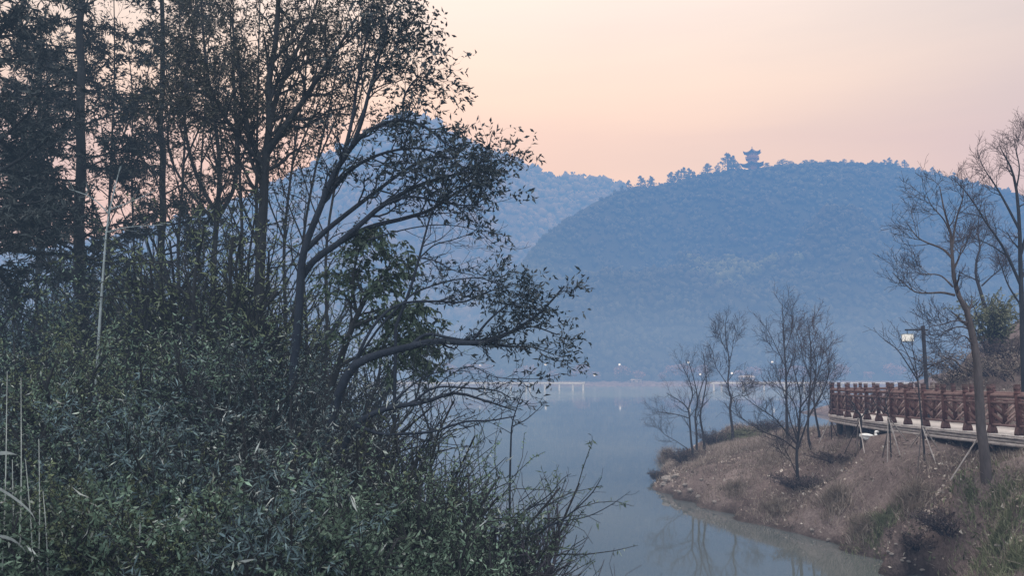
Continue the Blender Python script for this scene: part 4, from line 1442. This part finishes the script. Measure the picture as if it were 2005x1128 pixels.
def railing(off, s0, s1, step):
    n = int(round((s1 - s0) / step))
    S = np.linspace(s0, s1, n + 1)
    pts = [edge(s, off) for s in S]
    for (p, dd, nn) in pts:
        ax = [dd / np.linalg.norm(dd), nn / np.linalg.norm(nn), (0, 0, 1)]
        bb = MB().box(p + (0, 0, ZD + 0.50), (0.08, 0.08, 0.97), ax)
        bb.box(p + (0, 0, ZD + 0.93), (0.095, 0.095, 0.03), ax)
        po = bb.build('post', M['rail_wood'], bw, base=bw_base)
        cp = MB().box(p + (0, 0, ZD + 1.035), (0.088, 0.088, 0.09), ax)
        V = cp
        cp.box(p + (0, 0, ZD + 1.10), (0.1, 0.1, 0.02), ax)
        cp.build('post_cap', M['rail_dark'], po, base=np.zeros(3) + bw_base)
        ft = MB()
        for sg in (-1, 1):
            ft.add([p + nn * sg * 0.06 + dd * e * 0.05 + (0, 0, ZD + z) for e in (-1, 1) for z in (0.012, 0.2)] + [p + nn * sg * 0.11 + dd * e * 0.035 + (0, 0, ZD + z) for e in (-1, 1) for z in (0.012, 0.07)],
                   [[0, 1, 3, 2], [4, 6, 7, 5], [0, 4, 5, 1], [2, 3, 7, 6], [1, 5, 7, 3], [0, 2, 6, 4]])
        ft.box(p + (0, 0, ZD + 0.1), (0.11, 0.1, 0.15), ax)
        ft.build('foot_block', M['rail_dark'], po, base=np.zeros(3) + bw_base)
    for i in range(n):
        p0, p1 = pts[i][0], pts[i + 1][0]
        u = (p1 - p0) / np.linalg.norm(p1 - p0)
        a0, a1 = p0 + u * 0.06, p1 - u * 0.06
        nn = pts[i][2]
        z = np.array([0, 0, ZD])
        e = lambda f, h: a0 * (1 - f) + a1 * f + z + (0, 0, h)
        MB().tube([e(0, .87), e(1, .87)], [0.05, 0.05], 10).build('handrail', M['rail_light'], bw, base=bw_base, smooth=False)
        MB().bar(e(0, .715), e(1, .715), 0.08, 0.055).build('middle_rail', M['rail_light'], bw, base=bw_base)
        MB().bar(e(0, .21), e(1, .21), 0.08, 0.055).build('bottom_rail', M['rail_light'], bw, base=bw_base)
        pan = MB()
        pan.bar(e(.5, .238), e(.5, .687), 0.05, 0.075, up=u)
        o_ = pan.build('lattice_panel', M['lattice_wood'], bw, base=bw_base)
        for hh in (0.0, 0.2):
            for side in (0, 1):
                fa, fb = (0.02, 0.44) if side == 0 else (0.98, 0.56)
                A, B = e(fa, .655 - hh), e(fb, .445 - hh)
                MB().bar(A, B, 0.035, 0.075, up=nn).build('diagonal_slat', M['slat_pale'] if side == 0 else M['lattice_wood'], o_, base=bw_base)


sA = float(np.interp(14.2, FE[:, 1], seg))
railing(0.12, sA, seg[-1] - 0.2, 0.84)
# inner side railing of the same walk
railing(WID - 0.12, sA + 1.0, seg[-1] - 1.0, 0.95)

# hanging lantern on its post
lp = hit(1808, 790)
lp = np.array([(1808 - CX) / F * 24.5, 24.5, 2.3])
top = at(1807, 638, 24.5)[2]
t = thing('lantern_post', 'dark lamp post with a square white lantern hanging from its arm', 'lamp', lp)
hz = top - lp[2]
MB().tube([(0, 0, -0.2), (0, 0, 0.3), (0, 0, hz)], [0.075, 0.06, 0.055], 10).build('post', M['lamp_post'], t)
ar = MB().bar((-0.56, 0, hz - 0.13), (0.13, 0, hz - 0.13), 0.05, 0.05).build('arm', M['lamp_post'], t)
MB().tube([(-0.5, 0, hz - 0.15), (-0.5, 0, hz - 0.26)], [0.012, 0.012], 6).build('hook', M['lamp_post'], ar)
ln = MB().box((-0.5, 0, hz - 0.375), (0.25, 0.25, 0.2)).build('lantern', M['lantern'], t)
cb = MB()
cb.box((-0.5, 0, hz - 0.265), (0.29, 0.29, 0.018)).box((-0.5, 0, hz - 0.486), (0.28, 0.28, 0.02))
cb.build('frame', M['dead_twig'], ln)

# swan figure on the bank
sw = onz(1704, 857, 2.36)
sw[2] = float(gz(sw[0], sw[1])) + 0.01
t = thing('swan', 'white swan figure sitting on the bank under the boardwalk edge', 'swan', sw, rz=math.radians(-12))
t.scale = (1, 1, 0.82)
k_ = 0.64
sp = spline([(-.46, 0, .27), (-.36, 0, .25), (-.2, 0, .2), (0, 0, .18), (.16, 0, .2), (.24, 0, .27), (.235, 0, .37), (.22, 0, .45), (.25, 0, .515), (.31, 0, .51), (.36, 0, .47)], 34) * k_
rr_ = np.interp(np.linspace(0, 10, 34), range(11), [.015, .075, .155, .185, .15, .085, .055, .05, .056, .052, .03]) * k_
MB().tube(sp, rr_, 16).build('body', M['swan_white'], t, smooth=True)
for sg in (-1, 1):
    wgs = spline([(.12, sg * .15, .26), (-.08, sg * .19, .31), (-.28, sg * .13, .33), (-.44, sg * .06, .34)], 12) * k_
    MB().tube(wgs, np.array([.03, .06, .085, .09, .09, .085, .08, .07, .06, .045, .03, .01]) * k_, 10).build('wing', M['swan_white'], t, smooth=True)
MB().tube(np.array([(.355, 0, .475), (.4, 0, .44), (.44, 0, .405)]) * k_, np.array([.036, .026, .01]) * k_, 10).build('beak', M['swan_dark'], t, smooth=True)
for sg in (-1, 1):
    MB().tube(np.array([(.325, sg * .044, .515), (.325, sg * .056, .515)]) * k_, np.array([.012, .008]) * k_, 8).build('eye', M['swan_dark'], t)


# ------------------------------------------------------------------ bare trees on the peninsula
def bare(name, label, limbs, d, levels, r0, bark='bark_grey', twig='twig_purple', group=None, foot=None):
    """limbs: list of (pixel points, r_start, r_end, d offset at tip)"""
    L = [(px_limb(p, d + o0, d + o1, 14), a, b_) for p, a, b_, o0, o1 in limbs]
    b0 = L[0][0][0]
    g = float(gz(b0[0], b0[1]))
    return tree(name, label, L, levels, None, M[bark], M[twig], None, group=group, ground=g if b0[2] > g - 0.02 else None, nside=8)


dt = hit(1365, 888)[1]
TW = lambda a, b_, c=0.004: [LV(9, a * 1.1, a * 0.7, t0=0.25, K=7, up=0.16, wob=0.17, minr=c), LV(6, b_ * 1.1, b_ * 0.8, t0=0.15, K=5, up=0.14, wob=0.18, minr=c * 0.7), LV(4, b_ * 0.6, b_ * 0.45, t0=0.2, K=4, up=0.12, minr=c * 0.5)]
bare('bare_tree', 'leafless three-stemmed tree at the grassy tip of the peninsula',
     [([(1356, 884), (1353, 861), (1350, 820), (1346, 800), (1330, 785), (1305, 770)], .05, .012, 0, .2),
      ([(1364, 886), (1364, 850), (1361, 816), (1366, 783), (1358, 741), (1347, 705)], .05, .012, 0, 0),
      ([(1380, 884), (1377, 852), (1371, 816), (1377, 783), (1383, 741), (1376, 690)], .055, .012, 0, -.2),
      ([(1348, 819), (1329, 813), (1300, 808), (1281, 806)], .022, .008, 0, -.3),
      ([(1348, 801), (1356, 770), (1345, 735), (1330, 705)], .03, .008, 0, .4),
      ([(1366, 783), (1378, 745), (1392, 720)], .025, .008, 0, .4),
      ([(1347, 880), (1325, 865), (1300, 850), (1288, 833)], .018, .006, 0, -.4)], dt, TW(0.75, 0.4), 0)
dt = 36.0
bare('bare_tree', 'lone slender leafless tree with a crooked trunk right of the three-stemmed tree',
     [([(1434, 838), (1429, 801), (1432, 781), (1425, 755), (1428, 711), (1423, 675), (1420, 645), (1422, 622)], .06, .01, 0, 0),
      ([(1424, 753), (1412, 735), (1401, 717), (1395, 686)], .022, .007, 0, .4),
      ([(1428, 711), (1433, 690), (1437, 665), (1446, 640)], .02, .007, 0, -.3),
      ([(1432, 781), (1452, 771), (1466, 756)], .018, .006, 0, .2),
      ([(1423, 690), (1412, 665), (1406, 640)], .016, .006, 0, -.2)], dt, TW(0.7, 0.4, 0.007), 0)
dt = hit(1561, 962)[1]
bare('bare_tree', 'large leafless multi-limbed tree in the middle of the peninsula',
     [([(1562, 962), (1561, 920), (1560, 884), (1564, 850), (1566, 815), (1568, 780), (1560, 745), (1552, 715)], .055, .01, 0, 0),
      ([(1560, 870), (1533, 838), (1515, 818), (1480, 795), (1450, 772)], .026, .007, 0, -.5),
      ([(1558, 880), (1530, 860), (1495, 846), (1468, 830), (1442, 810)], .024, .007, 0, .3),
      ([(1562, 880), (1583, 819), (1598, 790), (1612, 764), (1622, 740)], .03, .007, 0, .3),
      ([(1561, 860), (1548, 825), (1540, 790), (1530, 755), (1518, 735)], .024, .007, 0, .6),
      ([(1566, 800), (1586, 770), (1596, 735), (1600, 700)], .02, .006, 0, -.5),
      ([(1560, 930), (1545, 895), (1530, 870)], .016, .006, 0, -.3),
      ([(1564, 830), (1555, 790), (1535, 765), (1505, 745)], .02, .006, 0, -.2)], dt, TW(0.75, 0.42, 0.0055), 0, group=None)
bare('bare_tree', 'tallest thin leafless tree rising behind the multi-limbed tree',
     [([(1541, 850), (1540, 789), (1539, 731), (1535, 674), (1533, 625), (1531, 585)], .06, .008, 0, 0),
      ([(1539, 740), (1555, 690), (1562, 640)], .022, .007, 0, .5),
      ([(1538, 720), (1520, 680), (1505, 650)], .02, .007, 0, -.5),
      ([(1536, 690), (1550, 650), (1552, 615)], .018, .006, 0, .2)], 31.0, TW(0.85, 0.45, 0.006), 0)
bare('bare_tree', 'thin leafless tree with reddish twigs right behind the multi-limbed tree',
     [([(1588, 880), (1582, 850), (1584, 789), (1588, 720), (1586, 660), (1580, 625)], .05, .008, 0, 0),
      ([(1584, 780), (1600, 740), (1612, 690), (1616, 655)], .022, .007, 0, .4),
      ([(1586, 740), (1572, 700), (1566, 660)], .02, .007, 0, -.4)], 27.0, TW(0.85, 0.45, 0.006), 0, twig='twig_red')
bare('bare_tree', 'leafless tree nearest the end of the railing, just left of it',
     [([(1604, 850), (1595, 800), (1594, 760), (1598, 715), (1592, 690)], .045, .008, 0, 0),
      ([(1595, 800), (1610, 770), (1622, 730), (1618, 700)], .02, .006, 0, .4)], 29.0, TW(0.7, 0.4, 0.006), 0, twig='twig_red')

# right: the big bare tree in front of the boardwalk
dt = hit(1931, 946)[1]
bare('bare_tree', 'big leafless tree with a thick pale-barked trunk in front of the boardwalk railing',
     [([(1932, 946), (1929, 900), (1922, 850), (1918, 790), (1915, 730), (1911, 690), (1903, 655), (1897, 622), (1888, 598), (1872, 568), (1866, 530), (1864, 490), (1860, 450), (1846, 400), (1840, 365)], .105, .008, 0, 0),
      ([(1869, 578), (1845, 573), (1820, 574), (1793, 572), (1770, 555), (1747, 533)], .026, .006, 0, -.3),
      ([(1864, 505), (1845, 487), (1815, 475), (1795, 463), (1775, 435)], .026, .006, 0, .3),
      ([(1864, 490), (1868, 455), (1875, 420), (1884, 392), (1888, 360)], .024, .006, 0, -.2),
      ([(1867, 530), (1878, 505), (1882, 488), (1895, 470)], .018, .005, 0, .3),
      ([(1866, 562), (1842, 540), (1815, 537), (1795, 538)], .018, .005, 0, .4),
      ([(1899, 632), (1872, 628), (1845, 636), (1820, 640)], .016, .005, 0, -.3),
      ([(1900, 645), (1878, 640), (1850, 650), (1838, 668)], .016, .005, 0, .3),
      ([(1908, 680), (1892, 660), (1880, 660), (1866, 672)], .016, .005, 0, -.4),
      ([(1862, 460), (1848, 430), (1826, 405), (1815, 385)], .016, .005, 0, -.4),
      ([(1914, 730), (1885, 720), (1868, 705), (1853, 704), (1835, 712), (1800, 718)], .018, .006, 0, .6)], dt,
     [LV(8, 0.6, 0.45, t0=0.42, K=6, up=0.14, wob=0.17, minr=0.0035), LV(6, 0.34, 0.25, t0=0.2, K=5, up=0.12, wob=0.16, minr=0.0032), LV(3, 0.18, 0.12, K=4, up=0.1, minr=0.0026)], 0, bark='bark_brown', twig='twig_purple')
bare('bare_tree', 'tall leafless tree at the right edge with reddish tips against the pale sky',
     [([(2006, 760), (2003, 680), (2001, 600), (1998, 520), (1996, 440), (1990, 370), (1980, 330), (1970, 310), (1958, 288)], .09, .01, 0, 0),
      ([(1999, 560), (1975, 505), (1955, 470), (1930, 435), (1912, 405), (1888, 372), (1862, 345)], .045, .008, 0, -.4),
      ([(1996, 450), (1970, 400), (1950, 365), (1930, 335), (1918, 310)], .04, .007, 0, .4),
      ([(1998, 500), (2020, 420), (2030, 340), (2015, 280), (2008, 240)], .05, .008, 0, .5),
      ([(1990, 370), (1996, 330), (1990, 290), (1998, 262)], .025, .006, 0, -.3),
      ([(1970, 500), (1940, 480), (1915, 470), (1890, 465), (1870, 480)], .022, .006, 0, -.6),
      ([(2000, 600), (1975, 560), (1960, 520), (1950, 490)], .03, .007, 0, .6)], 24.0,
     [LV(9, 0.8, 0.4, t0=0.3, K=6, up=0.12, wob=0.16, minr=0.005), LV(6, 0.45, 0.28, t0=0.2, K=5, up=0.12, wob=0.16, minr=0.0045), LV(4, 0.3, 0.2, K=4, up=0.1, minr=0.0035)], 0, bark='bark_dark', twig='twig_red')
bare('bare_tree', 'small crooked leafless tree rising out of the dark evergreen bush',
     [([(1940, 650), (1928, 600), (1918, 565), (1911, 540), (1912, 510), (1919, 485), (1915, 455), (1916, 420)], .075, .01, 0, 0),
      ([(1922, 560), (1940, 543), (1955, 530), (1970, 515)], .03, .008, 0, -.3),
      ([(1918, 487), (1926, 470), (1932, 450)], .018, .007, 0, .3)], 29.0, TW(0.7, 0.4, 0.006), 0)
# evergreen bush on the slope
eb = at(1945, 668, 28.5)
eb[2] = float(gz(eb[0], eb[1]))
shrub('dark evergreen bush with drooping sprays on the slope behind the big bare tree', 1942, 28.5, 560, 1.35, 'weed_green', 'bark_grey', stems=18, subs=12, per=16, ll=0.12, lw=0.045, base=eb, topz=at(1942, 558, 28.5)[2], droop=0.6, up=-0.06)
SL = [(1900, 735, 'dry_dark', 1.6, 'brown leafless thicket on the slope behind the big tree trunk'), (1960, 735, 'dry_dark', 1.7, 'dark brown thicket on the slope at the right edge'), (1985, 700, 'weed_green', 1.4, 'greenish thicket high on the slope at the right edge'),
      (1868, 752, 'dry_dark', 1.0, 'low dark brush just above the railing left of the big tree'), (1995, 745, 'dry_dark', 1.3, 'brown brush behind the railing at the right picture edge'), (1930, 690, 'dry', 1.2, 'tan dry brush on the slope under the evergreen bush')]
for px, py, lm, hh, lab in SL:
    p = hit(px, py, 20)
    shrub(lab, px, p[1], 0, hh * 1.6, 'dry_dark' if lm == 'weed_green' else 'dry', 'twig_purple', stems=30, subs=10, per=4, ll=0.08, lw=0.03, base=p, topz=p[2] + hh * 0.6, group='brush on the slope at the right')


# ------------------------------------------------------------------ staked saplings
def staked(label, slabel, apex, feet, dark, sapl, dd):
    if sapl: dd = float(np.mean([hit(*f)[1] for f in feet])) - 0.1
    A = at(apex[0], apex[1], dd)
    ft = []
    for (fx, fy) in feet:
        p = hit(fx, fy)
        ft.append(p)
    g = np.mean([f for f in ft], axis=0)
    base = np.array([A[0], A[1], float(gz(A[0], A[1]))])
    t = thing('tree_stake_frame', slabel, 'support', base, 'support stakes around the saplings')
    for i, f in enumerate(ft):
        u = nrm(A - f)
        a = A + u * 0.06 + np.array([0.035 * math.cos(i * 2.1), 0.035 * math.sin(i * 2.1), 0])
        MB().tube([f - u * 0.12, a], [0.015, 0.014], 7).build('stake', M['stake_dark'] if dark[i] else M['stake'], t, base=base)
    MB().tube([A + (0, 0, -0.03), A + (0, 0, 0.02)], [0.045, 0.045], 10).build('tie', M['stake_dark'], t, base=base)
    if sapl:
        L = [(px_limb(p, dd, dd + o, 12), a, b_) for p, a, b_, o in sapl]
        L0 = np.vstack([[base + (0, 0, -0.1)], L[0][0]])
        L[0] = (spline(L0, 12), L[0][1], L[0][2])
        tree('sapling', label, L, [LV(6, 0.45, 0.3, t0=0.4, K=5, up=0.14, wob=0.16, minr=0.0045), LV(4, 0.22, 0.16, K=4, up=0.1, minr=0.0035)], None, M['bark_grey'], M['twig_purple'], None, group='staked saplings along the boardwalk', base=base)


staked('young staked sapling below the far end of the railing', 'pale stakes below the far end of the railing', (1627, 822), [(1622, 856), (1602, 872), (1640, 858)], (0, 0, 1),
       [([(1627, 822), (1625, 800), (1622, 770)], .018, .007, 0), ([(1625, 800), (1612, 775), (1604, 755)], .012, .006, .2)], 24.6)
staked('cut-back staked sapling with a short Y-shaped top left of the swan', 'dark and pale stakes just left of the white swan', (1682, 822), [(1653, 889), (1679, 887), (1692, 884)], (1, 0, 0),
       [([(1686, 822), (1684, 812), (1676, 803), (1671, 790)], .03, .02, 0), ([(1686, 818), (1691, 812), (1695, 804)], .02, .018, .1)], 21.6)
staked('thin staked sapling right of the swan in front of the railing', 'splayed stakes right of the white swan', (1741, 822), [(1728, 893), (1738, 900), (1762, 890), (1776, 866)], (1, 0, 0, 0),
       [([(1741, 822), (1736, 800), (1733, 780)], .018, .008, 0), ([(1738, 810), (1722, 800), (1712, 790)], .012, .007, .2)], 20.3)
staked('staked young tree with a wide leafless fan of branches left of the lantern post', 'splayed stakes under the fan-branched young tree', (1807, 838), [(1783, 876), (1797, 922), (1832, 908), (1838, 882)], (0, 1, 0, 0),
       [([(1806, 838), (1801, 790), (1797, 745), (1790, 722)], .024, .012, 0), ([(1797, 745), (1778, 715), (1757, 685), (1735, 668), (1720, 655)], .018, .006, -.3),
        ([(1796, 738), (1780, 700), (1765, 670), (1758, 648)], .014, .005, .3), ([(1799, 740), (1815, 722), (1835, 712), (1853, 704)], .014, .005, .2), ([(1796, 735), (1790, 700), (1784, 670)], .012, .005, -.2)], 18.8)
staked(None, 'pair of long pale stakes propping the big bare tree', (1919, 846), [(1868, 936), (1962, 902)], (0, 1), None, dt + 0.1)

# ------------------------------------------------------------------ shrubs, grass, litter and stones on the peninsula
PS = [(1305, 905, 0.75, 'dry', 1.0, 'pale tan grass clump at the very tip of the peninsula'), (1340, 905, 0.6, 'dry_dark', 0.9, 'dark low shrub at the foot of the three-stemmed tree'), (1292, 940, 0.4, 'dry_dark', 0.5, 'small dark tuft hanging over the water at the tip'),
      (1400, 872, 0.8, 'dry_dark', 1.2, 'dark scrub between the three-stemmed and the lone slender tree'), (1445, 858, 0.85, 'weed_green', 1.4, 'green-brown hump of scrub below the lone slender tree'), (1500, 845, 0.6, 'dry_dark', 1.2, 'low brown scrub along the crest behind the multi-limbed tree'),
      (1570, 958, 0.45, 'dry_dark', 1.1, 'brown brush around the foot of the multi-limbed tree'), (1640, 905, 0.3, 'dry_dark', 1.1, 'low reddish brown brush right of the multi-limbed tree'), (1520, 1000, 0.3, 'dry', 0.9, 'tan grass tuft on the shore below the multi-limbed tree'),
      (1635, 985, 0.4, 'dry', 1.0, 'tall tan grass clump on the slope left of the greenish weeds'), (1725, 1030, 0.5, 'weed_green', 0.8, 'greenish weed clump near the shore in the lower right'), (1790, 985, 0.45, 'dry', 1.0, 'tan dry weeds halfway up the slope below the fan-branched young tree'),
      (1860, 1060, 0.5, 'dry_dark', 0.9, 'dark purple-brown brush close to the shore in the lower right'), (1900, 985, 0.3, 'weed_green', 0.8, 'green ground weeds below the big bare tree'), (1965, 975, 0.3, 'weed_green', 0.8, 'green weeds at the right edge beside pale leaf litter'),
      (1960, 1050, 0.35, 'weed_green', 0.7, 'dense green weeds at the right edge lower down the slope'), (1990, 1110, 0.4, 'weed_green', 0.6, 'dark green weeds in the bottom right corner'), (1690, 1045, 0.35, 'dry', 0.7, 'pale dry tuft right at the waterline in the lower right'),
      (1800, 1075, 0.35, 'dry_dark', 0.7, 'small dark tuft above the stony waterline in the lower right'), (1440, 960, 0.28, 'dry', 1.0, 'low tan tuft on the bare slope below the three-stemmed tree')]
def tuft(label, p, h, w, lm, nb, group):
    t = thing('grass_tuft', label, 'grass tuft', p, group)
    a = rng.random(nb) * 6.283
    r = np.abs(rng.normal(size=nb)) * w * (0.24 + 0.12 * np.sin(a * 2 + nb) + 0.1 * np.sin(a * 5 + w * 9))
    r = np.minimum(r, w * 0.85)
    pos = np.stack([p[0] + np.cos(a) * r, p[1] + np.sin(a) * r, np.zeros(nb)], 1)
    pos[:, 2] = gz(pos[:, 0], pos[:, 1]) - 0.03
    f = (r / (w * 0.7))[:, None]
    tan = nrm(np.stack([np.cos(a), np.sin(a), np.zeros(nb)], 1) * f * 0.55 + np.array([0, 0, 1.0]))
    hs = h * (1 - 0.45 * f[:, 0] ** 2)
    L = hs * (0.3 + 0.8 * rng.random(nb) ** 1.3)
    D = nrm(tan + 0.22 * rng.normal(size=(nb, 3)))
    W = nrm(np.cross(D, rng.normal(size=(nb, 3)))) * (0.005 + 0.006 * rng.random((nb, 1)))
    m = pos + D * L[:, None] * 0.6
    tip = pos + nrm(D + 0.35 * rng.normal(size=(nb, 3)) * [1, 1, 0.3]) * L[:, None]
    V = np.stack([pos - W, pos + W, m + W * 0.8, tip, m - W * 0.8], 1).reshape(-1, 3)
    k = np.arange(nb)[:, None] * 5
    MB().add(V, k + np.array([[0, 1, 2, 4]]), k + np.array([[4, 2, 3]])).build('blades', M[lm], t, base=p)


for px, py, hh, lm, w, lab in PS:
    p = hit(px, py)
    if lm == 'weed_green':
        tuft(lab, p, hh * 0.6, w * 1.7, lm, 2000, 'scrub on the peninsula')
    elif lm == 'dry':
        tuft(lab, p, hh * 1.15, w, lm, 1500, 'scrub on the peninsula')
    else:
        green = lm == 'weed_green'
        shrub(lab, px, p[1], 0, w, lm, 'twig_purple', stems=60, subs=9, per=5 if green else 4, ll=0.055, lw=0.022 if not green else 0.026, base=p, topz=p[2] + hh, group='scrub on the peninsula', up=0.08, droop=-0.1, fan=0.75, name='shrub')


def scatter(n, dens_scale, thr):
    X = 4.5 + 13 * rng.random(n)
    Y = 9 + 30 * rng.random(n) ** 1.2
    Z = gz(X, Y)
    nz = np.array([mnoise.fractal(Vector((x * dens_scale, y * dens_scale, 4.2)), 0.9, 2.0, 3) for x, y in zip(X, Y)])
    k = (Z > 0.04) & (nz + 0.35 * rng.normal(size=n) > thr)
    k &= (np.hypot(X - sw[0], Y - sw[1] + 0.3) > 0.55)
    return np.stack([X, Y, Z], 1)[k]


p = scatter(200000, 0.4, 0.12)
v, q = leaves(p - (0, 0, 0.02), np.tile([0, 0, 1.0], (len(p), 1)), 0.23, 0.011, 0.42, -0.2, 0.6)
o = MB().add(v, q).build('dry_grass', M['dry'])
tag(o, 'short dry tan grass spread over the peninsula slope', 'grass', kind='stuff')
p = scatter(60000, 0.4, 0.08)
v, q = leaves(p - (0, 0, 0.02), np.tile([0, 0, 1.0], (len(p), 1)), 0.14, 0.014, 0.5, -0.2, 0.6)
o = MB().add(v, q).build('brown_weeds', M['dry_dark'])
tag(o, 'low brown and purplish weeds spread over the peninsula slope', 'weeds', kind='stuff')
p = scatter(90000, 0.35, -0.25)
wgt = np.clip((p[:, 0] - 6.2) / 3.0, 0, 1) * np.clip((19.5 - p[:, 1]) / 4.0, 0, 1)
nz = np.array([mnoise.fractal(Vector((x * 0.8 + 9, y * 0.8, 2.2)), 0.9, 2.0, 3) for x, y in p[:, :2]])
p = p[(rng.random(len(p)) < wgt) & (nz > -0.05)]
v, q = leaves(p - (0, 0, 0.02), np.tile([0, 0, 1.0], (len(p), 1)), 0.13, 0.035, 0.7, -0.2, 0.6)
o = MB().add(v, q).build('green_weeds', M['weed_green'])
tag(o, 'low green weeds covering the slope in the lower right corner', 'weeds', kind='stuff')
p = scatter(42000, 0.6, 0.05)
p2 = scatter(60000, 0.5, 0.0)
p2 = p2[(p2[:, 0] > 7.5) & (p2[:, 1] < 19) & (rng.random(len(p2)) < 0.35)]
p = np.vstack([p, p2])
big = p[rng.random(len(p)) < 0.05]
v0, q0 = quads(big + (0, 0, 0.05), 0.085, 0.5, 0.3)
v, q = quads(p + (0, 0, 0.05), 0.06, 0.6, 0.2)
o = MB().add(v, q).add(v0, q0).build('leaf_litter', M['litter'])
tag(o, 'pale fallen leaves and wood chips strewn over the peninsula', 'leaf litter', kind='stuff')


def rock_mesh(r, seed):
    import bmesh
    bm = bmesh.new()
    bmesh.ops.create_icosphere(bm, subdivisions=2, radius=1)
    for vv in bm.verts:
        n = mnoise.fractal(vv.co * 1.1 + Vector((seed * 7.3, seed, 0)), 1.0, 2.0, 3)
        vv.co *= 1 + 0.45 * n
        vv.co.z *= 0.6
    me = bpy.data.meshes.new('stone')
    bm.to_mesh(me)
    bm.free()
    me.materials.append(M['stone'])
    return me


rocks = [rock_mesh(1, i) for i in range(4)]
STONES = [(1306, 940, .2), (1322, 936, .16), (1300, 950, .13), (1340, 952, .1), (1352, 962, .12), (1330, 965, .1), (1368, 975, .09), (1400, 985, .08), (1374, 941, .07), (1415, 905, .07), (1462, 880, .09), (1480, 872, .08), (1500, 868, .07),
      (1590, 1040, .07), (1622, 1060, .06), (1740, 1088, .045), (1755, 1080, .035), (1746, 1095, .05), (1766, 1100, .04), (1779, 1112, .045), (1792, 1119, .035), (1806, 1126, .05), (1845, 965, .06), (1955, 1075, .06)]
for i, (px, py, r) in enumerate(STONES):
    p = hit(px, py)
    o = bpy.data.objects.new('stone', rocks[i % 4])
    COL.objects.link(o)
    o.location = tuple(p + np.array([0, 0, r * 0.15]))
    o.rotation_euler = (0, 0, rng.random() * 6)
    o.scale = (r, r * (0.7 + 0.5 * rng.random()), r)
    if px < 1380 and py > 930: lab = 'pale stone on the eroded waterline at the tip of the peninsula'
    elif px < 1520 and py < 930: lab = 'pale stone along the bare crest line of the peninsula'
    elif px > 1700 and py > 1070 and px < 1810: lab = 'pale stone in the stony strip at the waterline in the lower right'
    else: lab = 'small pale stone lying alone on the peninsula slope or shore'
    tag(o, lab, 'stone', 'stones on the peninsula')
